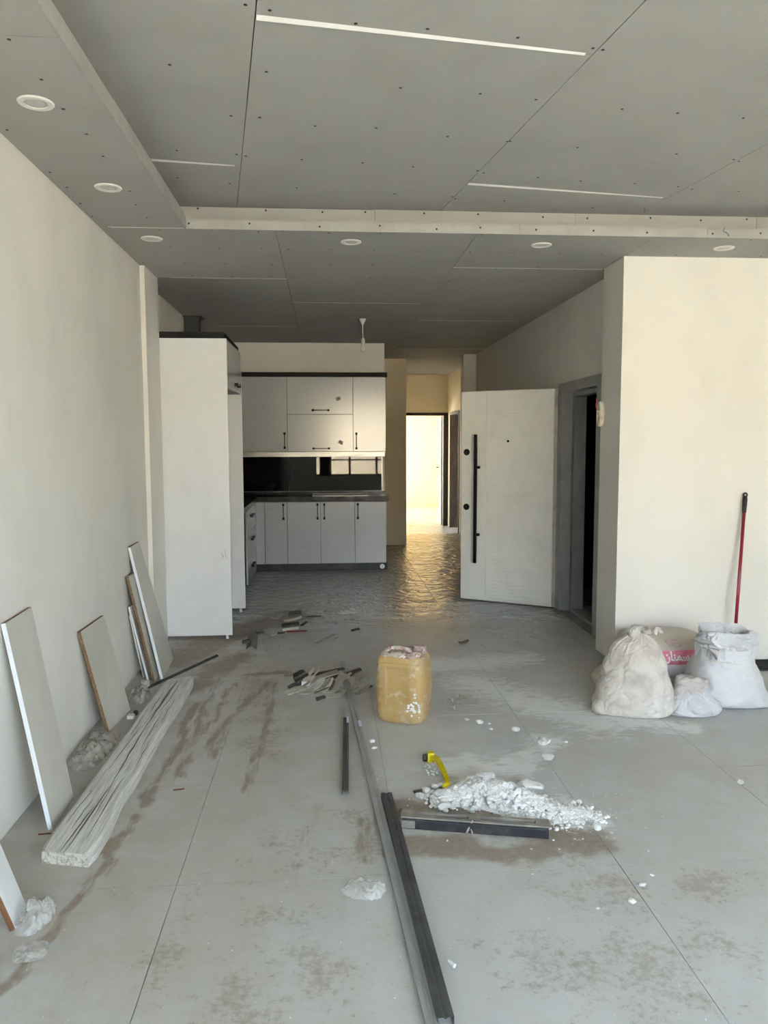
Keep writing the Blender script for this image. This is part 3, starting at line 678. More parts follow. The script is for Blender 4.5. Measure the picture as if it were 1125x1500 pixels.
for i in range(nz_):
    for k in range(nx):
        a = i * (nx + 1) + k; rb.f.append([a, a + 1, a + nx + 2, a + nx + 1]); rb.mi.append(0)
rb.build('ribbed_panel', 'door_cream', d1, local=True, smooth=True, fix=False)
hb = MB().box(.762, .790, .045, .072, .385, 1.625).build('pull_bar', 'black_handle', d1, local=True, bevel=.004)
for z in (1.31, .66): MB().box(.745, .775, .008, .05, z - .012, z + .012).build('bar_mount', 'black_handle', d1, local=True)
for z in (1.455, .925): MB().lathe([(.031, -.008), (.031, -.016), (.026, -.021), (.012, -.021), (.010, -.015), (0, -.015)], (.884, 0, z), 24, axis='Y').build('lock_rosette', 'black_handle', d1, local=True)
MB().lathe([(.011, -.006), (.011, -.013), (0, -.014)], (.470, 0, 1.56), 14, axis='Y').build('peephole', 'black_handle', d1, local=True)
for o_ in d1.children:
    pass
for z in (1.80, 1.47, .30):
    MB().tube([(-.014, -.006, z - .065), (-.014, -.006, z - .004)], .010, 12).tube([(-.014, -.006, z + .004), (-.014, -.006, z + .065)], .010, 12).build('hinge', 'white_paint', d1, local=True)
fr = empty('trim_1', (2.2, 6.36, 0), 'grey steel frame of the entrance doorway', 'door frame', kind='structure')
MB().box(2.105, 2.205, DY1 - .115, DY1 - .001, 0, DZ - .002).box(2.213, 2.32, DY1 - .15, DY1 - .001, 0, DZ - .002).build('jamb', 'door_metal', fr)
MB().box(2.105, 2.205, DY0 + .001, DY0 + .115, 0, DZ - .002).box(2.213, 2.32, DY0 + .001, DY0 + .15, 0, DZ - .002).build('jamb', 'door_metal', fr)
MB().box(2.105, 2.205, DY0 + .115, DY1 - .115, DZ - .085, DZ - .002).box(2.213, 2.32, DY0 + .15, DY1 - .15, DZ - .12, DZ - .002).build('head', 'door_metal', fr)
MB().box(2.09, 2.15, DY0 + .005, DY1 - .02, .0005, .018).box(2.15, 2.205, DY0 + .115, DY1 - .115, .0005, .012).box(2.213, 2.32, DY0 + .15, DY1 - .15, .0005, .035).build('threshold', 'door_metal', fr)

# socket box with foam and loose wires on the corner by the entrance
e = empty('wall_box', (2.0, 5.47, 1.75), 'foam-ringed electrical box with red wire on the wall corner by the entrance', 'electrical box')
fm = MB(); n1, n2 = 26, 14
for i in range(n1):
    t = 2 * math.pi * i / n1
    for k in range(n2):
        a = 2 * math.pi * k / n2; r = .017 * (1 + .25 * noise.noise(V((math.cos(t) * 3, math.sin(t) * 3, k))))
        cy, cz = .026 * math.cos(t), .076 * math.sin(t)
        fm.v.append(V((2.0 - .012 + -r * 1.1 * math.cos(a), 5.497 + cy + r * math.sin(a) * math.cos(t), 1.752 + cz + r * math.sin(a) * math.sin(t))))
for i in range(n1):
    for k in range(n2): fm.f.append([i * n2 + k, ((i + 1) % n1) * n2 + k, ((i + 1) % n1) * n2 + (k + 1) % n2, i * n2 + (k + 1) % n2]); fm.mi.append(0)
fm.build('foam_ring', 'foam', e, smooth=True)
MB().box(1.986, 2.003, 5.475, 5.52, 1.695, 1.81).box(1.968, 1.986, 5.48, 5.515, 1.735, 1.745).box(1.972, 1.986, 5.485, 5.51, 1.765, 1.80).build('back_box', 'lamp_white', e)
MB().box(1.978, 1.985, 5.48, 5.515, 1.702, 1.728).build('opening', 'rubber_dark', e)
MB().tube([(1.985, 5.48, 1.775), (1.955, 5.48, 1.785), (1.945, 5.485, 1.81), (1.955, 5.49, 1.84), (1.952, 5.49, 1.865)], .0035, 6).build('wire', 'wire_red', e, smooth=True)
MB().tube([(1.985, 5.47, 1.765), (1.965, 5.47, 1.77), (1.952, 5.47, 1.762)], .006, 6).build('wire', 'lamp_white', e, smooth=True)

# ------------------------------------------------------------------ doors of the corridor
e = empty('trim_2', (EX1, 14.27, 0), 'dark dusty frame of the doorway at the corridor end', 'door frame', kind='structure')
MB().box(EX1 - .035, EX1 + .05, 14.185, 14.36, 0, 2.07).build('jamb', 'dark_wood', e)
MB().box(EX0 - .05, EX0 + .035, 14.185, 14.36, 0, 2.07).build('jamb', 'dark_wood', e)
MB().box(EX0 - .05, EX1 + .05, 14.185, 14.36, 2.045, 2.095).build('head', 'dark_wood', e)
e = empty('trim_3', (2.33, 13.43, 0), 'black paint-spotted frame of the doorway in the corridor side', 'door frame', kind='structure')
MB().box(2.235, 2.435, 13.88, 13.93, 0, 2.075).build('jamb', 'dark_wood', e)
MB().box(2.235, 2.435, 12.94, 12.99, 0, 2.075).build('jamb', 'dark_wood', e)
MB().box(2.235, 2.435, 12.94, 13.93, 2.04, 2.09).build('head', 'dark_wood', e)
hx, hy = EX1 - .035, 14.37
d2 = empty('door_2', (hx, hy, 0), 'white inner door standing open in the sunny room', 'door', kind='structure', rz=math.radians(84.5))
MB().box(.005, .80, -.02, .02, .008, 2.03).build('leaf', 'inner_door', d2, local=True, bevel=.003)
for z0, z1 in ((.15, .85), (1.0, 1.9)):
    MB().box(.13, .67, .020, .026, z0, z0 + .04).box(.13, .67, .020, .026, z1 - .04, z1).box(.13, .17, .020, .026, z0 + .04, z1 - .04).box(.63, .67, .020, .026, z0 + .04, z1 - .04).build('moulding', 'inner_door', d2, local=True)
MB().box(.735, .765, .02, .028, .93, 1.12).box(.74, .76, .028, .07, 1.05, 1.07).box(.62, .76, .06, .075, 1.05, 1.07).build('handle', 'black_handle', d2, local=True)

# ------------------------------------------------------------------ leaning boards
def leaning(label, bn, bf, tf, tn, t=.018, face='melamine_cream', edge='melamine_white_edge', mark=None, group='panel offcuts leaning on the long wall'):
    """bottom near / bottom far / top far / top near corners of the visible face"""
    o = MB().slab([bn, bf, tf, tn], t, [0, 0, 1, 1, 2, 1])
    # faces: front, back, bottom, far edge, top, near edge
    o.mi = [0, 0, 2, 2, 2, 1]
    ob = o.build('board_offcut', [face, edge, 'chipboard'], fix=False)
    lowest = min((ob.location + v.co).z for v in ob.data.vertices)
    ob.location.z -= lowest
    return props(ob, label, 'board', group)
XWL = XL + .021
def topw(px, py, x=XWL): return at(px, py, X=x)
def leanb(label, b1, b2, t2, t1, xw=XWL, **k):
    bn, bf = at(*b1), at(*b2); tn, tf = topw(*t1, x=xw), topw(*t2, x=xw)
    return leaning(label, bn, bf, tf, tn, **k)
bA = leanb('cream board offcut with a white banded edge, pencil mark on its face', (77, 1216), (108, 1168), (46, 890), (8, 914))
scribble(bA, at(56, 1015, X=-1.215), (0, 1, 0), (-.17, 0, .98), 1.0, 9)
leanb('low cream board offcut with a bare chipboard edge', (160, 1072), (191, 1040), (152, 902), (118, 926), edge='chipboard')
leanb('tall cream board offcut in front of its stack by the column', (239, 995), (254, 966), (204, 794), (191, 802))
def stack_board(label, near_top, near_bot, off, wdt, h, edge):
    b = at(*near_bot); tn = at(*near_top, X=XWL - .0 + off)
    bf = b + V((0.0, wdt, 0)); tf = tn + V((0, wdt * .8, 0))
    return leaning(label, b, bf, tf, tn, edge=edge)
XS = XWL
b = at(228, 998); leaning('board offcut with raw chipboard edge behind the tall offcut', V((b.x - .004, b.y, 0)), V((b.x - .004, b.y + .34, 0)), V((XS + .012, 5.14, .70)), V((XS + .012, 4.93, .705)), edge='chipboard', t=.016)
b = at(220, 997); leaning('short board offcut with white edge behind the chipboard-edged one', V((b.x - .008, b.y, 0)), V((b.x - .008, b.y + .3, 0)), V((XS + .005, 5.2, .50)), V((XS + .005, 4.965, .505)), t=.012)
b = at(214, 993); leaning('thin white-edged board offcut hindmost of the stack by the column', V((b.x - .012, b.y, 0)), V((b.x - .012, b.y + .25, 0)), V((XS, 5.2, .44)), V((XS, 4.985, .445)), t=.008)
# the board cut off by the picture edge
bn, bf = at(23, 1364), at(38, 1327)
q = at(0, 1237, Y=bf.y); t = (XWL - bf.x) / (q.x - bf.x); hh = q.z * t
leaning('white board offcut with a brown edge beside a clear bag', V((bn.x, bn.y, 0)), V((bf.x, bf.y, 0)), V((XWL, bf.y, hh)), V((XWL, bn.y - .01, hh)), face='melamine', edge='brown_edge', t=.018)

# ------------------------------------------------------------------ weathered plank
TZ = .050
n1, f1, f2, n2 = at(57, 1245, Z=TZ), at(241, 996, Z=TZ), at(285, 990, Z=TZ), at(132, 1252, Z=TZ)
pk = empty('timber_plank', ((n1.x + f2.x) / 2, (n1.y + f2.y) / 2, 0), 'long weathered grey timber plank with cracks lying beside the wall', 'plank')
L = [n1.lerp(f1, i / 40) for i in range(41)]; Rr = [n2.lerp(f2, i / 40) for i in range(41)]
mb = MB(); nw = 14
prof = []
for i in range(41):
    a, b = L[i], Rr[i]; t = i / 40
    bulge = .006 * math.sin(t * 9) + .005 * noise.noise(V((t * 7, 0, 0))) - .012 * max(0, 1 - abs(t - .22) * 9)
    endr = .010 * max(0, 1 - t / .02, 1 - (1 - t) / .012) ** 2; bulge -= endr; a = a + (b - a).normalized() * endr
    b = b + (b - a).normalized() * bulge; a = a + (a - b).normalized() * (.004 * noise.noise(V((t * 6, 5, 0))))
    row = []
    for k in range(nw + 1):
        s_ = k / nw; p = a.lerp(b, s_); edge = min(s_, 1 - s_) * nw
        z = TZ + .0025 * noise.noise(V((s_ * 9, t * 30, 1))) - (.010 if edge < .5 else 0)
        row.append(V((p.x, p.y, z)))
    prof.append(row)
for row in prof: mb.v += row
W1 = nw + 1; nb = len(mb.v)
for row in prof: mb.v += [V((row[0].x, row[0].y, 0)), V((row[-1].x, row[-1].y, 0))]
for i in range(40):
    for k in range(nw): mb.f.append([i * W1 + k, (i + 1) * W1 + k, (i + 1) * W1 + k + 1, i * W1 + k + 1])
    mb.f.append([nb + 2 * i, nb + 2 * i + 2, (i + 1) * W1, i * W1]); mb.f.append([i * W1 + nw, (i + 1) * W1 + nw, nb + 2 * i + 3, nb + 2 * i + 1])
    mb.f.append([nb + 2 * i, nb + 2 * i + 1, nb + 2 * i + 3, nb + 2 * i + 2])
mb.f.append([k for k in range(W1)] + [nb + 1, nb]); mb.f.append([40 * W1 + k for k in range(W1)][::-1] + [nb + 80, nb + 81])
mb.mi = [0] * (len(mb.f) - 2) + [1, 1]
po = mb.build('plank', ['old_timber', 'timber_end'], pk)
ga = math.atan2(-(n1.lerp(n2, .5) - f1.lerp(f2, .5)).x, -(n1.lerp(n2, .5) - f1.lerp(f2, .5)).y)
po.data.transform(Matrix.Rotation(ga, 4, 'Z')); po.rotation_euler = (0, 0, -ga)
# long checks in the grain
for s0, s1, ta, tb, r in [(.50, .56, 0, .28, .0038), (.42, .5, .0, .2, .003), (.55, .44, .27, .62, .0035), (.45, .50, .6, .99, .0042), (.42, .46, .66, .97, .0028), (.75, .72, .05, .3, .002), (.25, .3, .35, .6, .0018), (.7, .66, .45, .7, .0018), (.15, .2, .1, .24, .0016), (.85, .82, .35, .5, .0016), (.3, .26, .7, .88, .0018), (.62, .66, .75, .95, .0016), (.2, .16, .55, .7, .0015), (.82, .8, .62, .8, .0015), (.33, .36, .08, .2, .0016), (.62, .58, .12, .26, .0018)]:
    path = []
    for i in range(15):
        t = ta + (tb - ta) * i / 14; s_ = s0 + (s1 - s0) * i / 14 + .025 * noise.noise(V((t * 22, s0 * 9, 3)))
        a = L[int(t * 40)].lerp(L[min(40, int(t * 40) + 1)], t * 40 % 1); b_ = Rr[int(t * 40)].lerp(Rr[min(40, int(t * 40) + 1)], t * 40 % 1); p = a.lerp(b_, s_)
        z = TZ + .0003
        path.append(V((p.x, p.y, z)))
    MB().tube(path, [.0006 + (r * .7) * math.sin(math.pi * (i + .5) / 15) for i in range(15)], 5).build('crack', 'timber_crack', pk)

# ------------------------------------------------------------------ steel profiles on the floor
def profile(name, a, b, w_, h_, mat, label, kind='channel', cat='steel profile', tape=None):
    """open channel (lips up) or angle laid on the floor from a to b (centre line)"""
    a, b = V(a), V(b); a.z = b.z = 0; d_ = (b - a); ln = d_.length; d_.normalize(); s_ = V((d_.y, -d_.x, 0)); t = .0014
    if kind == 'channel': sec = [(-w_ / 2, .0005), (w_ / 2, .0005), (w_ / 2, h_), (w_ / 2 - .006, h_), (w_ / 2 - .006, h_ - t), (w_ / 2 - t, h_ - t), (w_ / 2 - t, t), (w_ * .12, t), (w_ * .08, t + .003), (-w_ * .08, t + .003), (-w_ * .12, t), (-w_ / 2 + t, t), (-w_ / 2 + t, h_ - t), (-w_ / 2 + .006, h_ - t), (-w_ / 2 + .006, h_), (-w_ / 2, h_)]
    elif kind == 'hat': sec = [(-w_ / 2, .0), (-w_ / 2 + t, .0), (-w_ / 2 + t, h_ - t), (-w_ * .12, h_ - t), (-w_ * .08, h_ - .005), (w_ * .08, h_ - .005), (w_ * .12, h_ - t), (w_ / 2 - t, h_ - t), (w_ / 2 - t, 0), (w_ / 2, 0), (w_ / 2, h_), (w_ * .13, h_), (w_ * .09, h_ - .0035), (-w_ * .09, h_ - .0035), (-w_ * .13, h_), (-w_ / 2, h_)]
    else: sec = [(-w_ / 2, 0), (-w_ / 2 + .003, 0), (0, h_ - .003), (w_ / 2 - .003, 0), (w_ / 2, 0), (0, h_)]
    n = len(sec); mb = MB()
    for i in range(9):
        p = a + d_ * (ln * i / 8)
        mb.v += [p + s_ * x + V((0, 0, z)) for x, z in sec]
    for i in range(8):
        for k in range(n): mb.f.append([i * n + k, i * n + (k + 1) % n, (i + 1) * n + (k + 1) % n, (i + 1) * n + k])
    mb.f += [list(range(n)), [8 * n + k for k in range(n)][::-1]]; mb.mi = [0] * len(mb.f)
    if tape is None:
        return props(mb.build(name, mat), label, cat, 'steel profiles on the floor')
    e = empty(name, (a + b) / 2, label, cat, 'steel profiles on the floor'); mb.build('rail', mat, e)
    p = a + d_ * tape; q = p + d_ * .09
    for hh in (.0, ): MB().slab([p - s_ * (w_ / 2 + .0012) + V((0, 0, h_ + .0012)), q - s_ * (w_ / 2 + .0012) + V((0, 0, h_ + .0012)), q + s_ * (-w_ * .1) + V((0, 0, h_ + .0012)), p + s_ * (-w_ * .1) + V((0, 0, h_ + .0012))], .001).build('tape', 'lilac_tape', e)
    return e
A = at(501, 972); B = at(632, 1500); B = B + (B - A).normalized() * .35
profile('steel_profile', A, B, .038, .018, 'galvanised', 'long galvanised ceiling channel running through the scrap heap past the jerrycan', 'hat', tape=1.18)
A = at(566, 1164, Z=.02); B = at(653, 1495, Z=.02); dd_ = (B - A).normalized(); 
profile('steel_profile', A, B, .046, .030, 'dark_steel', 'short wide dark channel lying against the long galvanised channel', 'hat')
profile('steel_profile', at(507, 1056), at(506, 1164), .030, .022, 'dark_steel', 'short narrow dark channel with lilac tape on its tip', 'hat', tape=.0)
profile('steel_angle', at(371, 930), at(368, 951), .080, .032, 'dark_steel', 'short dark angle piece with its ridge up near the tall cabinet foot', 'angle', 'steel angle')
profile('steel_angle', at(212, 1010), at(318, 961), .03, .014, 'dark_steel', 'thin dark rod-like angle lying behind the far plank end', 'angle', 'steel angle')
profile('metal_strip', at(463, 943), at(490, 929), .035, .004, 'galvanised', 'flat pale metal strip lying alone on the kitchen side', 'hat', 'metal strip')

# ------------------------------------------------------------------ black slotted rail in front of the rubble
p0, p1 = at(588, 1214), at(804, 1230); d_ = (p1 - p0); ln = d_.length; yaw = math.atan2(d_.y, d_.x)
rl = empty('slotted_rail', p0, 'black and grey slotted rail lying before the plaster rubble', 'rail', rz=yaw)
MB().box(0, ln, .0, .045, .0008, .040).build('body', 'rail_black', rl, local=True, bevel=.003)
MB().box(-.004, ln + .004, .012, .030, .040, .046).box(-.004, ln + .004, .060, .078, .0008, .044).box(-.004, .06, .030, .060, .040, .046).box(ln * .46, ln * .54, .030, .060, .040, .047).box(ln - .05, ln + .004, .030, .060, .040, .046).build('top_plate', 'rail_grey', rl, local=True)
MB().tube([(ln * .45, -.002, .004), (ln * .47, .004, .03), (ln * .49, .018, .047)], .004, 6).tube([(ln * .49, -.002, .004), (ln * .475, .004, .025)], .003, 6).build('bracket', 'paint_crust', rl, local=True)
MB().box(.0, .055, -.0022, .0, .006, .036).build('end_sleeve', 'rail_grey', rl, local=True)

# ------------------------------------------------------------------ yellow strap lever
yl = empty('yellow_lever', at(648, 1140), 'curved yellow lever with a black knob by the rubble', 'lever')
path = [at(632, 1108, Z=.03), at(640, 1112, Z=.032), at(646, 1122, Z=.028), at(651, 1133, Z=.022), at(655, 1144, Z=.014), at(656, 1152, Z=.012)]
mb = MB()
for i, p in enumerate(path):
    t = (path[min(i + 1, 5)] - path[max(i - 1, 0)]).normalized(); s_ = t.cross(V((0, 0, 1))).normalized(); hw = [.016, .014, .012, .011, .011, .013][i]
    mb.v += [p + s_ * hw + V((0, 0, .010)), p - s_ * hw + V((0, 0, .010)), p - s_ * hw + V((0, 0, -.010)), p + s_ * hw + V((0, 0, -.010))]
for i in range(5):
    for k in range(4): mb.f.append([i * 4 + k, i * 4 + (k + 1) % 4, i * 4 + 4 + (k + 1) % 4, i * 4 + 4 + k])
mb.f += [[0, 1, 2, 3], [23, 22, 21, 20]]; mb.mi = [0] * len(mb.f)
mb.build('arm', 'yellow', yl, bevel=.003)
c = path[0]; MB().box(c.x - .02, c.x + .012, c.y - .016, c.y + .018, .002, .052).build('clamp', 'yellow', yl, bevel=.004)
MB().lathe([(.014, -.024), (.018, -.02), (.018, -.008), (.012, -.002), (0, -.002)], (c.x - .018, c.y, .024), 16, axis='X').build('knob', 'black_plastic', yl)
c = at(655, 1158); MB().lathe([(.014, 0), (.020, .008), (.021, .024), (.015, .034), (0, .037)], (c.x, c.y, 0.0), 14).build('tip', 'yellow', yl, smooth=True)

# ------------------------------------------------------------------ jerrycan
jc = empty('jerrycan', (.425, 4.215, 0), 'dirty amber plastic jerrycan caked with paint around its handle', 'jerrycan', rz=math.radians(-22))
JW, JD = .140, .112
def jdisp(p, th, t, n):
    lx, ly, z = p.x, p.y, p.z; d = V((0, 0, 0))
    if ly < -JD * .75 and abs(lx + .012) < .062 and .10 < z < .315: d += V((0, .006, 0))
    if ly < -JD * .6 and lx < -.085 and .10 < z < .315: d += n * (.0045 * math.cos(z * 2 * math.pi / .022) - .002)
    if abs(z - .335) < .006 or abs(z - .085) < .006: d -= n * .003
    return d + n * (.003 * fbm(p * 14))
rings = [(.0, 0, 0, JW * .82, JD * .82, 4), (.006, 0, 0, JW * .90, JD * .9, 4.2), (.03, 0, 0, JW * .97, JD * .97, 4.5), (.09, 0, 0, JW * 1.0, JD * 1.0, 4.8), (.20, 0, 0, JW * 1.03, JD * 1.03, 4.8), (.31, 0, 0, JW * 1.0, JD, 4.8), (.345, 0, 0, JW * .98, JD * .98, 4.5), (.372, 0, 0, JW * .88, JD * .88, 4), (.384, 0, 0, JW * .72, JD * .72, 3.6), (.386, 0, 0, JW * .4, JD * .4, 3)]
loft(rings, 120, 8, jdisp).build('body', 'amber_plastic', jc, local=True, smooth=True)
loft([(.366, 0, 0, JW * .90, JD * .90, 4), (.380, 0, 0, JW * .84, JD * .84, 4), (.390, 0, 0, JW * .68, JD * .66, 3.4), (.391, 0, 0, JW * .3, JD * .3, 3)], 80, 5, lambda p, th, t, n: V((0, 0, .006 * fbm(p * 25))) + n * .005 * fbm(p * 30)).build('crusted_top', 'paint_crust', jc, local=True, smooth=True)
MB().tube([(-.095, -.045, .375), (-.085, -.045, .40), (-.06, -.045, .413), (.0, -.045, .415), (.035, -.045, .408), (.055, -.045, .385)], [.013, .013, .012, .012, .013, .014], 12).build('handle', 'paint_crust', jc, local=True, smooth=True)
MB().lathe([(.030, .375), (.030, .384), (.036, .386), (.036, .410), (.032, .415), (0, .416)], (.082, .035, 0), 22).build('cap', 'paint_crust', jc, local=True)
MB().lathe([(.026, .375), (.024, .398), (0, .402)], (.085, -.055, 0), 16).build('crust_lump', 'paint_crust', jc, local=True, smooth=True)
# paint splash on the front lower corner
bm_ = MB(); rnd = random.Random(3)
for i in range(24):
    x, z = .085 + rnd.gauss(0, .018), .105 + rnd.gauss(0, .022); r = rnd.uniform(.004, .010)
    bm_.lathe([(r, .112), (r * .7, .1195), (0, .1205)], (min(x, .118), 0, z), 7, axis='Y')
props(bm_.build('paint_splash', 'white_splash', jc, local=True, fix=False), kind='stuff')

# ------------------------------------------------------------------ sacks
SG = 'sacks piled against the bright wall'
def wrinkle(amp, fr, seed, top=.6, k=1.0):
    """crumpled woven cloth: soft bulges plus sharp-valleyed facets at several sizes, gathers towards the neck"""
    o = V((seed * 3.1, seed * 1.7, seed))
    def f(p, th, t, n):
        q = p * fr + o
        w1 = q + V((noise.noise(q * .8), noise.noise(q * .8 + V((7, 0, 0))), noise.noise(q * .8 + V((0, 7, 0))))) * .5
        a = amp * (.7 * noise.noise(q * .6) + 1.3 * (abs(noise.noise(w1)) - .2) + .8 * (abs(noise.noise(w1 * 2.1 + V((3, 3, 3)))) - .2) + .45 * (abs(noise.noise(w1 * 4.3)) - .2) + .22 * (abs(noise.noise(w1 * 9)) - .2))
        if t > top: a += amp * k * (t - top) / (1 - top) * (abs(noise.noise(V((math.cos(th) * 4 + seed, math.sin(th) * 4, p.z * fr * .5)))) - .2) * 3
        low = min(1, p.z / .02)
        return n * a * max(.2, low) + V((0, 0, amp * .3 * noise.noise(q * 1.3 + V((9, 0, 0))) * low))
    return f
# tied sack
s1 = empty('tied_sack', (1.76, 4.23, 0), 'dirty white woven sack with its mouth tied in a knot', 'sack', SG)
rot = math.radians(-14)
loft([(0, 1.755, 4.215, .17, .11, 2.8), (.004, 1.755, 4.215, .195, .13, 2.8), (.03, 1.753, 4.22, .222, .15, 2.9), (.09, 1.757, 4.22, .210, .155, 2.7), (.17, 1.763, 4.225, .196, .152, 2.5), (.25, 1.768, 4.23, .178, .142, 2.4), (.32, 1.772, 4.235, .158, .122, 2.3), (.37, 1.775, 4.24, .138, .10, 2.2), (.405, 1.778, 4.24, .112, .082, 2.1), (.43, 1.785, 4.24, .078, .06, 2), (.448, 1.79, 4.24, .036, .034, 2)],
     220, 14, wrinkle(.016, 9, 1, .55, 1.0), rot).build('body', 'sack_dirty', s1, smooth=True)
kn = loft([(.435, 1.792, 4.235, .03, .028, 2), (.45, 1.797, 4.235, .032, .03, 2), (.462, 1.81, 4.23, .050, .042, 2), (.478, 1.825, 4.225, .065, .045, 2), (.472, 1.838, 4.22, .072, .05, 2)], 90, 7,
          lambda p, th, t, n: n * (.012 * t * math.sin(9 * th + 2 * math.sin(3 * th))) + V((0, 0, .014 * t * math.cos(7 * th) + .008 * fbm(p * 30))), open_top=True)
kn.build('gathered_mouth', 'sack_dirty', s1, smooth=True, fix=False)
kn2 = loft([(.425, 1.765, 4.225, .03, .025, 2), (.455, 1.755, 4.22, .040, .032, 2.2), (.485, 1.756, 4.215, .034, .028, 2), (.50, 1.765, 4.215, .016, .014, 2)], 60, 6, wrinkle(.010, 26, 4, .0, 1))
kn2.build('knot', 'sack_dirty', s1, smooth=True)
ear = loft([(0, 1.565, 4.20, .03, .03, 2), (.006, 1.562, 4.20, .045, .045, 2), (.045, 1.562, 4.20, .048, .05, 2), (.085, 1.58, 4.21, .035, .04, 2), (.10, 1.59, 4.215, .015, .02, 2)], 40, 6, wrinkle(.006, 20, 6, .3, 1.4))
ear.build('corner_ear', 'sack_dirty', s1, smooth=True)
# lying printed sack behind
s2 = empty('printed_sack', (2.14, 4.86, 0), 'lying white sack with a pink printed band behind the tied sack', 'sack', SG)
sb = loft([(0, 2.205, 4.86, .245, .13, 3), (.01, 2.205, 4.86, .275, .165, 3), (.05, 2.205, 4.86, .29, .195, 3), (.12, 2.205, 4.855, .298, .212, 3.2), (.18, 2.205, 4.855, .297, .210, 3.2), (.24, 2.205, 4.86, .28, .19, 3), (.28, 2.20, 4.87, .255, .155, 2.8), (.30, 2.19, 4.88, .205, .11, 2.6), (.308, 2.18, 4.89, .12, .05, 2.4)],
          160, 9, wrinkle(.008, 8, 2, .9, .4))
sb_o = sb.build('body', 'sack_print', s2, smooth=True, origin=(2.14, 4.86, 0))
bvh = BVHTree.FromPolygons([v.copy() for v in sb.v], [f for f in sb.f if len(f) == 4])
cu = bpy.data.curves.new('lettering', 'FONT'); cu.body = '\ufee5\ufe8e\ufee8\ufee4\ufeb3'; cu.size = .062; cu.align_x = 'CENTER'; cu.resolution_u = 4; cu.offset = .0022
to = bpy.data.objects.new('lettering', cu); COL.objects.link(to); bpy.context.view_layer.update()
tm = bpy.data.meshes.new_from_object(to.evaluated_get(bpy.context.evaluated_depsgraph_get())); bpy.data.objects.remove(to)
bm = bmesh.new(); bm.from_mesh(tm); bmesh.ops.triangulate(bm, faces=bm.faces); bmesh.ops.subdivide_edges(bm, edges=[e_ for e_ in bm.edges if e_.calc_length() > .02], cuts=2, use_grid_fill=True); bmesh.ops.triangulate(bm, faces=bm.faces)
lm = MB(); TCX = at(991, 958, Y=4.65).x
for v in bm.verts:
    x, z = v.co.x + TCX, v.co.y * 1.25 + .163
    hit = bvh.ray_cast(V((x, 3.5, z)), V((0, 1, 0)))
    lm.v.append((hit[0] + V((0, -.0025, 0))) if hit[0] else V((x, 4.66, z)))
bm.verts.index_update(); lm.f = [[v.index for v in f.verts] for f in bm.faces]; lm.mi = [0] * len(lm.f); bm.free()
if lm.v: lm.build('lettering', 'print_white', s2, fix=False)
# printed line emblem above the band
em = MB(); ec = at(988, 941, Y=4.68)
for st in [[(-.05, .03), (-.02, .035), (.0, .0), (-.03, -.005), (-.05, .03)], [(.0, .035), (.03, .03), (.045, -.005), (.01, -.01), (.0, .035)], [(-.02, .012), (.03, .012)]]:
    pts = []
    for a, b_ in st:
        hit = bvh.ray_cast(V((ec.x + a, 3.5, .252 + b_ * .8)), V((0, 1, 0)))
        if hit[0]: pts.append(hit[0] + V((0, -.001, 0)))
    if len(pts) > 1: em.tube(pts, .0022, 4)
M('print_pink', (.62, .30, .34), .6)
if em.v: em.build('printed_emblem', 'print_pink', s2)
s2b = props(loft([(0, 1.81, 4.69, .07, .06, 2.4), (.006, 1.81, 4.69, .10, .08, 2.4), (.05, 1.81, 4.69, .118, .095, 2.4), (.09, 1.81, 4.69, .10, .085, 2.3), (.125, 1.82, 4.70, .06, .05, 2.2), (.135, 1.825, 4.70, .02, .02, 2)], 60, 6, wrinkle(.010, 12, 11, .5, 1.2)).build('small_sack', 'sack_beige', None, smooth=True),
            'small beige sack squeezed between the tied sack and the wall corner', 'sack', SG)
# open white sack
s3 = empty('open_sack', (2.37, 4.34, 0), 'bulging clean white sack with crumpled open mouth before the broom', 'sack', SG)
loft([(0, 2.375, 4.34, .19, .12, 3.0), (.004, 2.378, 4.34, .235, .15, 3.1), (.02, 2.380, 4.34, .262, .165, 3.0), (.06, 2.370, 4.34, .238, .175, 2.7), (.13, 2.362, 4.34, .215, .172, 2.5), (.20, 2.352, 4.34, .192, .160, 2.4), (.25, 2.352, 4.34, .172, .142, 2.3), (.28, 2.356, 4.34, .160, .126, 2.3), (.32, 2.362, 4.34, .155, .118, 2.4), (.355, 2.362, 4.34, .150, .112, 2.4)],
     220, 14, wrinkle(.010, 8, 3, .66, 1.6), math.radians(-6)).build('body', 'sack_white', s3, smooth=True)
def crump(p, th, t, n):
    w1 = p + V((noise.noise(p * 9), noise.noise(p * 9 + V((7, 0, 0))), noise.noise(p * 9 + V((0, 7, 0))))) * .04
    return n * (.055 * (abs(noise.noise(w1 * 11)) - .2) + .030 * (abs(noise.noise(w1 * 24 + V((3, 1, 2)))) - .2) + .014 * (abs(noise.noise(w1 * 50)) - .2)) + V((0, 0, .03 * noise.noise(w1 * 12) * min(1, t * 3)))
def crump_old(p, th, t, n):
    return n * (.024 * (max(0, ridge(V((p.x * 13, p.y * 13, p.z * 16)))) ** 2 - .35) + .012 * (max(0, ridge(p * 31)) ** 2 - .3) + .008 * math.sin(5 * th + 8 * t)) + V((0, 0, .012 * fbm(p * 14)))
loft([(.335, 2.365, 4.34, .142, .112, 2.5), (.36, 2.360, 4.335, .160, .122, 2.6), (.395, 2.358, 4.335, .150, .115, 2.8), (.425, 2.358, 4.335, .144, .108, 3), (.442, 2.358, 4.34, .138, .100, 3), (.43, 2.36, 4.34, .118, .08, 2.8), (.40, 2.362, 4.34, .10, .065, 2.6), (.375, 2.362, 4.34, .07, .04, 2.4)], 220, 14, crump, math.radians(-6)).build('crumpled_mouth', 'sack_white', s3, smooth=True)
fp = MB()
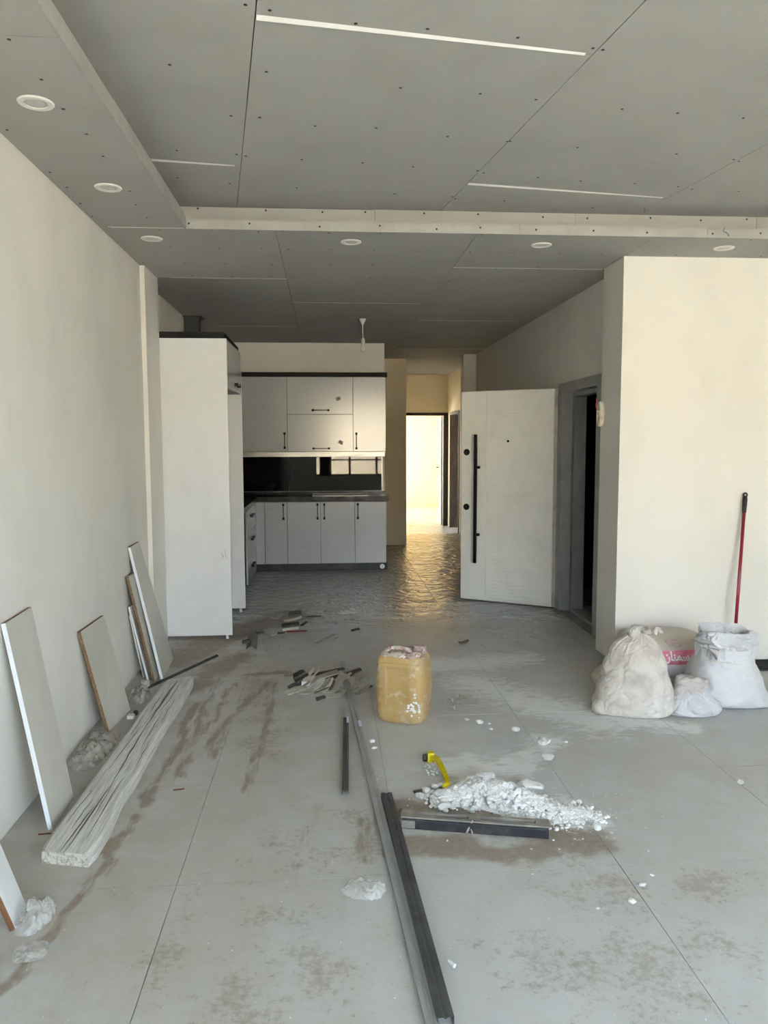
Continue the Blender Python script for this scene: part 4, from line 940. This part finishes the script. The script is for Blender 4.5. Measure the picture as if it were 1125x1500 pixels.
for i in range(7):
    t = i / 6; p = V((2.255 - .05 * t, 4.215 + .01 * t, .315 + .05 * t - .015 * t * t)); hw = .03 * (1 - t) + .004
    fp.v += [p + V((.2 * hw, 0, hw)), p + V((0, -.018 * math.sin(t * 3), 0)), p - V((.2 * hw, 0, hw)), p + V((0, .008, 0))]
for i in range(6):
    for k in range(4): fp.f.append([i * 4 + k, i * 4 + (k + 1) % 4, i * 4 + 4 + (k + 1) % 4, i * 4 + 4 + k]); fp.mi.append(0)
fp.build('loose_flap', 'sack_grey', s3, smooth=True)
MB().tube([V((2.356 + .171 * math.cos(a), 4.34 + .138 * math.sin(a), .268 + .008 * math.sin(a * 2))) for a in [math.pi * 2 * i / 40 for i in range(41)]], .0022, 5, cap=False).build('seam', 'twine', s3)
# crumpled half-empty sack
s4 = empty('slumped_sack', (2.07, 4.17, 0), 'slumped nearly empty sack crumpled between the two standing sacks', 'sack', SG)
loft([(0, 2.085, 4.165, .12, .07, 2.4), (.004, 2.085, 4.165, .150, .095, 2.4), (.03, 2.085, 4.165, .158, .105, 2.4), (.06, 2.085, 4.17, .145, .10, 2.3), (.095, 2.08, 4.18, .115, .085, 2.2), (.125, 2.07, 4.19, .08, .06, 2.1), (.145, 2.06, 4.2, .035, .03, 2)],
     180, 14, wrinkle(.024, 12, 5, .3, .6)).build('body', 'sack_white', s4, smooth=True)
tb = MB(); seg = 60; rows = 30
for i in range(rows + 1):
    t = i / rows; c = V((1.985 + .165 * t, 4.20 - .02 * t, .155 - .012 * t)); r = .044 + .014 * math.sin(t * 3.0) + (.006 if i == rows else 0)
    for k in range(seg):
        a = 2 * math.pi * k / seg; rr = r * (.9 + .75 * abs(noise.noise(V((math.cos(a) * 1.6, math.sin(a) * 1.6, t * 3.0)))) + .3 * abs(noise.noise(V((math.cos(a) * 4, math.sin(a) * 4, t * 7)))))
        tb.v.append(c + V((.02 * math.sin(a), math.cos(a) * rr, math.sin(a) * rr * .9)))
for i in range(rows):
    for k in range(seg): tb.f.append([i * seg + k, i * seg + (k + 1) % seg, (i + 1) * seg + (k + 1) % seg, (i + 1) * seg + k]); tb.mi.append(0)
tb.f.append(list(range(seg))); tb.mi.append(0)
tb.build('rolled_neck', 'sack_grey', s4, smooth=True)
MB().tube([at(985, 1052), at(1000, 1062, Z=.003), at(1018, 1060, Z=.003), at(1022, 1054, Z=.004)], .0022, 5).build('loose_thread', 'twine', s4)

# ------------------------------------------------------------------ broom, black tray
bt, bb = V((2.898, 5.132, 1.181)), V((2.757, 4.955, .05)); bd = (bt - bb).normalized()
br = empty('broom', V((bb.x, bb.y, 0)), 'broom with a red stick and black grip leaning on the bright wall', 'broom')
MB().tube([bb, bb.lerp(bt, .5), bt - bd * .09], .0115, 14).build('stick', 'broom_red', br, smooth=True)
MB().tube([bt - bd * .125, bt - bd * .09, bt - bd * .03, bt - bd * .008], [.0135, .0145, .0165, .012], 14).build('grip', 'black_plastic', br, smooth=True)
tor = MB(); sx = bd.cross(V((0, 1, 0))).normalized()
tor.tube([bt + (bd * math.cos(a) + sx * math.sin(a)) * .013 for a in [2 * math.pi * i / 16 for i in range(17)]], .0055, 8, cap=False)
tor.build('hanging_loop', 'black_plastic', br, smooth=True)
MB().box(bb.x - .12, bb.x + .12, bb.y - .025, bb.y + .025, .055, .085).build('head', 'broom_red', br, bevel=.006)
bl = MB(); rnd = random.Random(5)
for i in range(20):
    for k in range(4):
        x = bb.x - .113 + i * .0119; y = bb.y - .018 + k * .012
        bl.tube([(x, y, .056), (x + rnd.uniform(-.004, .004), y + (k - 1.5) * .004, .001)], .004, 4)
props(bl.build('bristles', 'black_plastic', br), kind='stuff')
e = empty('black_tray', (3.02, 5.03, 0), 'flat black ribbed tray lying at the foot of the bright wall', 'tray')
mbt = MB().prism([(2.885, 4.90), (3.25, 4.90), (3.25, 5.125), (2.955, 5.125)], .0005, .012); mbt.build('base', 'black_plastic', e, bevel=.002)
for i in range(7):
    yy = 4.92 + i * .03; MB().box(2.915 + i * .009, 3.24, yy, yy + .008, .012, .018).build('rib', 'black_plastic', e)
props(MB().tube([at(1106, 994), at(1114, 993, Z=.006), at(1121, 996, Z=.004)], .006, 6).build('cable_scrap', 'scrap_paper'), 'short pale scrap of cable in front of the black tray', 'scrap')

# ------------------------------------------------------------------ plaster rubble
def chunk_mesh(rnd, r, sub=1, flat=.7):
    bm = bmesh.new(); bmesh.ops.create_icosphere(bm, subdivisions=sub, radius=1)
    o = V((rnd.random() * 50, rnd.random() * 50, rnd.random() * 50)); sc = V((r * rnd.uniform(.8, 1.35), r * rnd.uniform(.7, 1.1), r * flat * rnd.uniform(.7, 1.1)))
    rotm = Matrix.Rotation(rnd.uniform(0, 6.3), 3, 'Z')
    vs = [rotm @ V((v.co.x * sc.x, v.co.y * sc.y, v.co.z * sc.z)) * (1 + .45 * noise.noise(v.co * 1.1 + o)) for v in bm.verts]
    fs = [[v.index for v in f.verts] for f in bm.faces]; bm.free()
    return vs, fs
rnd = random.Random(11)
def chunk(px, py, r, label, group, z=0, sub=2, flat=.7, name='plaster_lump', stretch=None, mat='plaster_rubble'):
    vs, fs = chunk_mesh(rnd, r, sub, flat)
    if stretch: 
        a, k = stretch; ax = V((math.cos(a), math.sin(a), 0)); vs = [v + ax * (v.dot(ax) * (k - 1)) for v in vs]
    lo = min(v.z for v in vs); c = at(px, py); c.z = z
    ob = MB().add([v + c - V((0, 0, lo)) for v in vs], fs).build(name, mat, smooth=False)
    return props(ob, label, 'plaster lump', group)
RG = 'plaster lumps on top of the rubble'; LG = 'stray plaster lumps on the floor'
pile_axis = [at(648, 1172), at(700, 1165), at(760, 1180), at(815, 1192), at(862, 1196)]
def on_pile(t):
    k = min(3, int(t * 4)); return pile_axis[k].lerp(pile_axis[k + 1], t * 4 - k)
rub = MB()
def hgt(x, y):
    best = 0
    for i in range(41):
        t = i / 40; c = on_pile(t); wdt = (.060 + .05 * math.sin(math.pi * min(1, t * 1.25)) ** 1) * (1 if t < .8 else 1 - (t - .8) * 2.2); hh = (.022 + .050 * math.exp(-((t - .38) / .25) ** 2)) * (1 if t < .85 else 1 - (t - .85) * 4)
        q = (x - c.x) ** 2 + ((y - c.y) * .9) ** 2; best = max(best, hh * max(0, 1 - q / (wdt * wdt)))
    return best
for i in range(2600):
    t = rnd.random() ** .9; c = on_pile(t); s_ = .055 if t < .85 else .035
    x, y = c.x + rnd.gauss(0, s_), c.y + rnd.gauss(0, s_ * .85)
    r = rnd.choice((.005, .006, .007, .009, .010, .012, .015, .019)) * (1.05 if t < .55 else .72)
    h0 = hgt(x, y); 
    vs, fs = chunk_mesh(rnd, r, 1 if r < .010 else 1, .75)
    z = (h0 * rnd.uniform(.8, 1.05)) if h0 > .004 else r * .5
    rub.add([v + V((x, y, z)) for v in vs], fs)
for i in range(420):
    t = rnd.random(); c = on_pile(t); a = rnd.uniform(0, 6.28); rad = abs(rnd.gauss(0, .22)); x, y = c.x + rad * math.cos(a), c.y + rad * .8 * math.sin(a); r = rnd.uniform(.0015, .0045)
    vs, fs = chunk_mesh(rnd, r, 1, .7); rub.add([v + V((x, y, r * .5)) for v in vs], fs)
for i in range(50):
    p = at(rnd.gauss(628, 7) + 8, rnd.gauss(1127, 5)); r = rnd.uniform(.003, .008); vs, fs = chunk_mesh(rnd, r, 1, .7); rub.add([v + V((p.x, p.y, r * .5)) for v in vs], fs)
for i in range(60):
    p = at(rnd.gauss(548, 14), rnd.gauss(1135, 22)); r = rnd.uniform(.0015, .004); vs, fs = chunk_mesh(rnd, r, 1, .7); rub.add([v + V((p.x, p.y, r * .5)) for v in vs], fs)
# the heap's own body under the crumbs
gx0, gx1, gy0, gy1 = .36, 1.16, 2.86, 3.50; NX, NY = 70, 56; b0 = len(rub.v)
for j in range(NY + 1):
    for i in range(NX + 1):
        x, y = gx0 + (gx1 - gx0) * i / NX, gy0 + (gy1 - gy0) * j / NY; h0 = hgt(x, y)
        rub.v.append(V((x, y, h0 * .72 - .003 + (.006 * noise.noise(V((x * 60, y * 60, 0))) if h0 > .008 else 0))))
for j in range(NY):
    for i in range(NX):
        a = b0 + j * (NX + 1) + i
        if max(rub.v[a].z, rub.v[a + 1].z, rub.v[a + NX + 1].z, rub.v[a + NX + 2].z) > -.002: rub.f.append([a, a + 1, a + NX + 2, a + NX + 1]); rub.mi.append(0)
props(rub.build('plaster_rubble', 'plaster_rubble', fix=False), 'heap of white crushed plaster rubble on the dirty floor', 'rubble', kind='stuff')
for px, py, r, z, lab, st in [(692, 1153, .026, .030, 'rounded white plaster lump at the back of the rubble heap', (.1, 1.3)), (712, 1150, .028, .032, 'second rounded plaster lump touching the rear one on the heap', (-.1, 1.5)),
                              (778, 1166, .034, .032, 'long flat plaster slab lying on the rubble heap', (-.5, 2.0)), (733, 1172, .022, .042, 'narrow plaster wedge pointing across the heap middle', (-.15, 2.2)), (676, 1165, .032, .022, 'blocky plaster lump at the lever end of the heap', (.0, 1.2)),
                              (705, 1165, .024, .045, 'plaster lump near the crest of the rubble heap', (.4, 1.2)), (650, 1186, .02, .004, 'greyish plaster crumb clump at the heap edge by the rail', (.1, 1.6))]:
    chunk(px, py, r, lab, RG, z, 2, .6, stretch=st)
for px, py, r, lab in [(797, 1090, .036, 'largest stray plaster lump standing alone on the floor'), (804, 1113, .030, 'pinkish stray plaster lump next to the largest one'), (755, 1071, .022, 'stray plaster lump between the smaller pair and the largest lump'),
                       (684, 1056, .017, 'small stray plaster lump nearest the torn plant bits'), (703, 1060, .020, 'stray plaster lump in a pair beyond the rubble'), (717, 1061, .010, 'tiny plaster bit beside the stray pair'), (719, 1069, .011, 'tiny plaster crumb in front of the stray pair'),
                       (829, 1088, .010, 'flat plaster bit on the floor past the largest lump'), (874, 1216, .022, 'flat plaster flake off the thin end of the rubble heap'), (1084, 1147, .018, 'flat white plaster flake alone on the clean tiles in front of the sacks'),
                       (926, 1323, .015, 'plaster flake on the front tiles past the rail'), (941, 1298, .012, 'plaster crumb cluster on the front tiles'), (549, 1097, .014, 'white plaster lump beside the long channel and jerrycan'), (955, 1283, .008, 'small plaster crumb on the front tiles'), (876, 1332, .007, 'lone plaster crumb before the slotted rail'),
                       (1015, 1118, .007, 'plaster crumb on the clean tiles before the open sack'), (897, 1222, .009, 'plaster crumb next to the flat flake')]:
    chunk(px, py, r, lab, LG, 0, 2, .55)
o = MB().box(-.012, .012, -.009, .009, 0, .014, mat=Matrix.Translation(at(545, 1087)) @ Matrix.Rotation(.3, 4, 'Z')).build('plaster_block', 'plaster_rubble'); props(o, 'tiny square white block beside the long channel', 'block')
o = MB().tube([at(657, 1408, Z=.007), at(666, 1415, Z=.007)], .0065, 10).build('chalk_piece', 'plaster_rubble'); props(o, 'small white chalk-like stub on the front tiles', 'stub')

# ------------------------------------------------------------------ scraps
SC = 'scraps in the heap by the long channel'; KS = 'scraps on the floor in front of the kitchen'
rs = random.Random(21)
def scrap(px, py, l, wdt, t, ang, mat, label, group, tilt=0, curl=0, name='wood_scrap', z=0, cat='scrap'):
    """flat offcut with ragged ends, optionally curled and tilted"""
    c = at(px, py); mb = MB(); n = 7
    for i in range(n + 1):
        u = i / n - .5; k = 1 - .35 * rs.random() * (1 if i in (0, n) else .25)
        zz = curl * (u * u * 4) * l + (u + .5) * l * math.sin(tilt)
        for s_ in (-1, 1):
            y = s_ * wdt / 2 * k + .1 * wdt * rs.uniform(-1, 1) * (1 if i in (0, n) else .4)
            x = u * l * math.cos(tilt) + (rs.uniform(-.1, .1) * wdt if i in (0, n) else 0)
            for dz in (0, t): mb.v.append(V((x * math.cos(ang) - y * math.sin(ang), x * math.sin(ang) + y * math.cos(ang), zz + dz)))
    for i in range(n):
        a, b = i * 4, i * 4 + 4
        mb.f += [[a + 1, b + 1, b + 3, a + 3], [a, a + 2, b + 2, b], [a, b, b + 1, a + 1], [a + 2, a + 3, b + 3, b + 2]]
    mb.f += [[0, 1, 3, 2], [n * 4, n * 4 + 2, n * 4 + 3, n * 4 + 1]]; mb.mi = [0] * len(mb.f)
    lo = min(v.z for v in mb.v); mb.v = [v + V((c.x, c.y, z - lo)) for v in mb.v]
    return props(mb.build(name, mat), label, cat, group)
for i in range(22):
    px, py = rs.uniform(432, 532), rs.uniform(992, 1020)
    dk = i % 4 == 3
    scrap(px, py, rs.uniform(.06, .13), rs.uniform(.02, .05), .004, rs.uniform(-.5, 1.2), 'scrap_dark' if dk else rs.choice(('scrap_paper', 'scrap_paper', 'scrap_wood')),
          'small dark shred among the paper scraps of the heap' if dk else 'small pale shred among the scraps of the heap', SC, rs.uniform(.1, .55), rs.uniform(0, .25))
o = MB().box(-.03, .03, -.06, .06, 0, .03, mat=Matrix.Translation(at(452, 1001)) @ Matrix.Rotation(-.25, 4, 'Z')).build('laminate_block', ['melamine_cream', 'melamine_white_edge'])
for p_ in o.data.polygons:
    if p_.normal.y < -.7: p_.material_index = 1
props(o, 'small grey block with a white end in the scrap heap', 'block', SC)
for a in [(432, 1014, .10, .05, .006, .5, 'scrap_paper', 'flat pale card scrap at the front of the heap', .05, .0), (455, 1012, .17, .045, .006, .75, 'scrap_paper', 'long curled card strip in the heap middle', .1, .12),
          (468, 1010, .16, .03, .005, .8, 'scrap_wood', 'thin wood strip lying along the curled card', .1, .1), (485, 1012, .13, .06, .004, -.2, 'scrap_paper', 'crumpled pale paper scrap beside the channel', .05, .15),
          (487, 1020, .14, .05, .004, -.25, 'scrap_paper', 'torn paper sheet with a pale torn edge at the heap front', .02, .1), (495, 1006, .12, .045, .004, .9, 'scrap_wood', 'brownish cardboard flap leaning in the heap', .35, .05),
          (500, 994, .22, .03, .01, .25, 'scrap_dark', 'dark splintered lath at the back of the heap', .05, .03), (480, 988, .18, .025, .008, .15, 'scrap_dark', 'dark thin lath behind the paper scraps', .02, .0),
          (470, 996, .20, .05, .008, .3, 'scrap_wood', 'reddish brown wood strip across the heap', .05, .02), (437, 994, .06, .05, .02, .3, 'scrap_dark', 'dark round clump of rubbish at the heap end', .3, .0),
          (428, 1007, .05, .02, .012, .7, 'scrap_dark', 'small dark chip in front of the grey block', .1, 0), (511, 1004, .06, .045, .003, .4, 'scrap_paper', 'pale crumpled paper ball past the channel', .5, .3),
          (521, 1010, .13, .06, .003, -.1, 'scrap_paper', 'pale paper scrap between channel and jerrycan', .1, .12), (535, 1012, .09, .015, .004, .7, 'scrap_dark', 'dark sliver pointing at the jerrycan', .05, 0),
          (509, 988, .06, .06, .003, .2, 'scrap_paper', 'pale rounded paper cup piece at the heap back', .7, .3), (470, 1024, .05, .04, .004, .3, 'scrap_dark', 'dark crumbs in front of the heap', .05, .0), (508, 1015, .12, .03, .004, -.15, 'scrap_wood', 'thin wood shaving lying across the channel end', .1, .1)]:
    scrap(a[0], a[1], a[2] * 1.25, a[3] * 1.5, a[4], a[5], a[6], a[7], SC, a[8] + .12, a[9])
for a in [(405, 906, .11, .05, .006, .3, 'scrap_paper', 'curled pale scrap at the back of the kitchen rubbish', .1, .25), (428, 909, .14, .05, .02, .15, 'scrap_wood', 'brown wood chunk at the back of the kitchen rubbish', .1, .05),
          (425, 917, .13, .07, .012, .05, 'scrap_dark', 'dark flat board piece in the kitchen rubbish', .05, 0), (425, 923, .12, .035, .02, .1, 'scrap_paper', 'pale brick-like block in front of the kitchen rubbish', .02, 0),
          (434, 927, .16, .022, .006, -.35, 'scrap_red', 'red strip sticking out of the kitchen rubbish', .05, 0), (413, 929, .08, .025, .010, -.4, 'scrap_dark', 'small dark wood chip in front of the pale block', .05, 0),
          (445, 916, .07, .02, .008, .9, 'scrap_dark', 'dark stick at the edge of the kitchen rubbish', .2, 0), (432, 900, .10, .05, .02, -.1, 'scrap_dark', 'dark lump towards the drawers', .05, 0), (460, 904, .12, .02, .006, -.15, 'scrap_dark', 'thin dark lath on the shiny tiles', 0, 0),
          (401, 930, .05, .04, .006, .2, 'scrap_paper', 'small pale scrap near the dark angle piece', .1, .1), (360, 942, .05, .03, .02, .3, 'scrap_dark', 'small dark block beside the dark angle piece', .05, 0), (378, 928, .09, .02, .006, -.1, 'scrap_dark', 'dark sliver behind the angle piece', 0, 0), (404, 916, .10, .02, .004, -.1, 'scrap_wood', 'thin wood sliver left of the dark board piece', 0, 0),
          (520, 924, .06, .03, .01, .3, 'scrap_dark', 'lone dark chip on the tiles between kitchen and jerrycan', .1, 0), (679, 942, .07, .03, .008, .2, 'scrap_dark', 'lone dark chip on the tiles before the entrance door', .1, .1), (493, 937, .03, .02, .01, .2, 'scrap_wood', 'small wood bit at the metal strip end', .1, 0)]:
    scrap(a[0], a[1], a[2] * 1.15, a[3] * 1.35, a[4], a[5], a[6], a[7], KS, a[8] + .06, a[9])
scrap(262, 1157, .05, .006, .004, .2, 'brown_edge', 'tiny rust-brown nail-like sliver near the plank', 'small slivers on the floor', 0, 0, 'wood_sliver'); scrap(66, 1222, .05, .006, .004, .1, 'brown_edge', 'rust-brown sliver under the leaning cream board', 'small slivers on the floor', 0, 0, 'wood_sliver')
scrap(615, 1160, .06, .018, .006, .2, 'scrap_dark', 'dark flat chip left of the yellow lever tip', 'small slivers on the floor', .05, 0, 'wood_sliver')
# dried torn plant bits
e = empty('dried_twig', at(668, 1030), 'dry brown twig with curled leaves on the floor', 'twig')
MB().tube([at(668, 1030, Z=.006), at(684, 1032, Z=.01), at(700, 1033, Z=.008), at(713, 1035, Z=.004)], .0028, 5).build('stem', 'scrap_wood', e)
for px, py, an in ((668, 1026, .6), (664, 1031, 2.2), (671, 1033, 1.4), (666, 1042, 1.7), (675, 1028, -.2)):
    c = at(px, py); lf = MB(); 
    for i in range(6):
        t = i / 5; hw = .014 * math.sin(math.pi * (t * .9 + .05)); d_ = V((math.cos(an), math.sin(an), 0)); s_ = V((-d_.y, d_.x, 0)); p = c + d_ * (t * .06) + V((0, 0, .006 + .02 * math.sin(t * 3)))
        lf.v += [p + s_ * hw + V((0, 0, .004)), p, p - s_ * hw + V((0, 0, .004))]
    for i in range(5):
        for k in range(2): lf.f.append([i * 3 + k, i * 3 + k + 1, i * 3 + k + 4, i * 3 + k + 3]); lf.mi.append(0)
    lf.build('leaf', 'scrap_wood', e, fix=False)

# ------------------------------------------------------------------ plastic bags and film
def film(name, c, rx, ry, h, rot, mat, label, seed, sharp=1.0, group=None, thick=.0):
    mb = MB(); n, m_ = 26, 26; o = V((seed * 7.3, seed, 0))
    for j in range(m_ + 1):
        for i in range(n + 1):
            u, v_ = i / n * 2 - 1, j / m_ * 2 - 1
            x = u * math.sqrt(1 - v_ * v_ * .38) * rx; y = v_ * math.sqrt(1 - u * u * .38) * ry
            e_ = max(0, 1 - max(abs(u), abs(v_)) ** 3)
            q = V((x, y, 0)) * (14 / max(.6, (rx + ry) * 8)) * 3 + o
            w_ = q + V((noise.noise(q), noise.noise(q + V((4, 0, 0))), 0)) * .5
            z = h * e_ * (.35 + 1.1 * abs(noise.noise(w_ * .8)) + .8 * abs(noise.noise(w_ * 1.9))) + .002
            x += .10 * rx * noise.noise(q * 1.2 + V((0, 5, 0))); y += .10 * ry * noise.noise(q * 1.2 + V((5, 0, 0)))
            mb.v.append(V((c.x + x * math.cos(rot) - y * math.sin(rot), c.y + x * math.sin(rot) + y * math.cos(rot), max(.001, z))))
    for j in range(m_):
        for i in range(n):
            a = j * (n + 1) + i; mb.f.append([a, a + 1, a + n + 2, a + n + 1]); mb.mi.append(0)
    return props(mb.build(name, mat, fix=False, smooth=True), label, 'plastic bag', group)
PG = 'plastic bags lying about'
film('plastic_bag', at(52, 1348), .050, .085, .055, -.15, 'milky_film', 'clear crumpled plastic bag beside the white board offcut', 2, group=PG)
film('plastic_bag', at(533, 1304), .075, .060, .032, -.35, 'milky_film', 'crumpled white plastic bag on the front tiles near the long channel', 5, group=PG)
film('plastic_bag', at(140, 1098), .085, .26, .05, -.02, 'dusty_film', 'dusty clear plastic sheet spread between the leaning boards and plank', 7, group=PG)
film('plastic_bag', at(205, 1022), .060, .13, .06, .1, 'dusty_film', 'small crumpled dusty bag by the low chipboard-edged offcut', 9, group=PG)
chunk(213, 1008, .035, 'lump of crumpled dusty film at the plank far end', None, 0, 2, .8, name='film_lump', mat='scrap_paper')['category'] = 'film lump'
e = empty('plug_fitting', at(194, 1051), 'small white and black fitting lying between low offcut and plank', 'fitting')
c = at(192, 1052); MB().box(c.x - .018, c.x + .018, c.y - .022, c.y + .018, .0005, .022).build('body', 'lamp_white', e, bevel=.003)
c = at(199, 1047); MB().lathe([(.012, 0.0005), (.015, .008), (.012, .024), (0, .026)], (c.x, c.y, 0), 12).build('cap', 'rubber_dark', e)
film('film_scrap', at(45, 1395), .05, .05, .004, .2, 'clear_film', 'thin clear film scrap flat on the floor before the clear bag', 12)['category'] = 'film'

# ------------------------------------------------------------------ outside the windows
props(MB().box(-60, 60, -60, -1.9, -.5, -.3).box(-60, -1.7, -1.9, 60, -.5, -.3).box(5.3, 60, -1.9, 60, -.5, -.3).build('ground', 'exterior_sand'), 'sunlit sandy ground outside the windows', 'ground', kind='structure')
ho = empty('house', (4, -26, -.3), 'sunlit beige house across the street from the living room window', 'house')
MB().box(-9, 16, -30, -24, -.3, 4.2).build('wall', 'exterior_wall', ho)
MB().box(-9.4, 16.4, -30.4, -23.6, 4.2, 4.5).build('roof', 'white_paint', ho)
for i in range(5):
    x = -6.5 + i * 4.6
    wn = box('window', x, x + 1.6, -24.02, -23.95, .8, 2.4, 'white_paint', ho); box('pane', x + .1, x + 1.5, -23.95, -23.93, .9, 2.3, 'exterior_pane', wn)
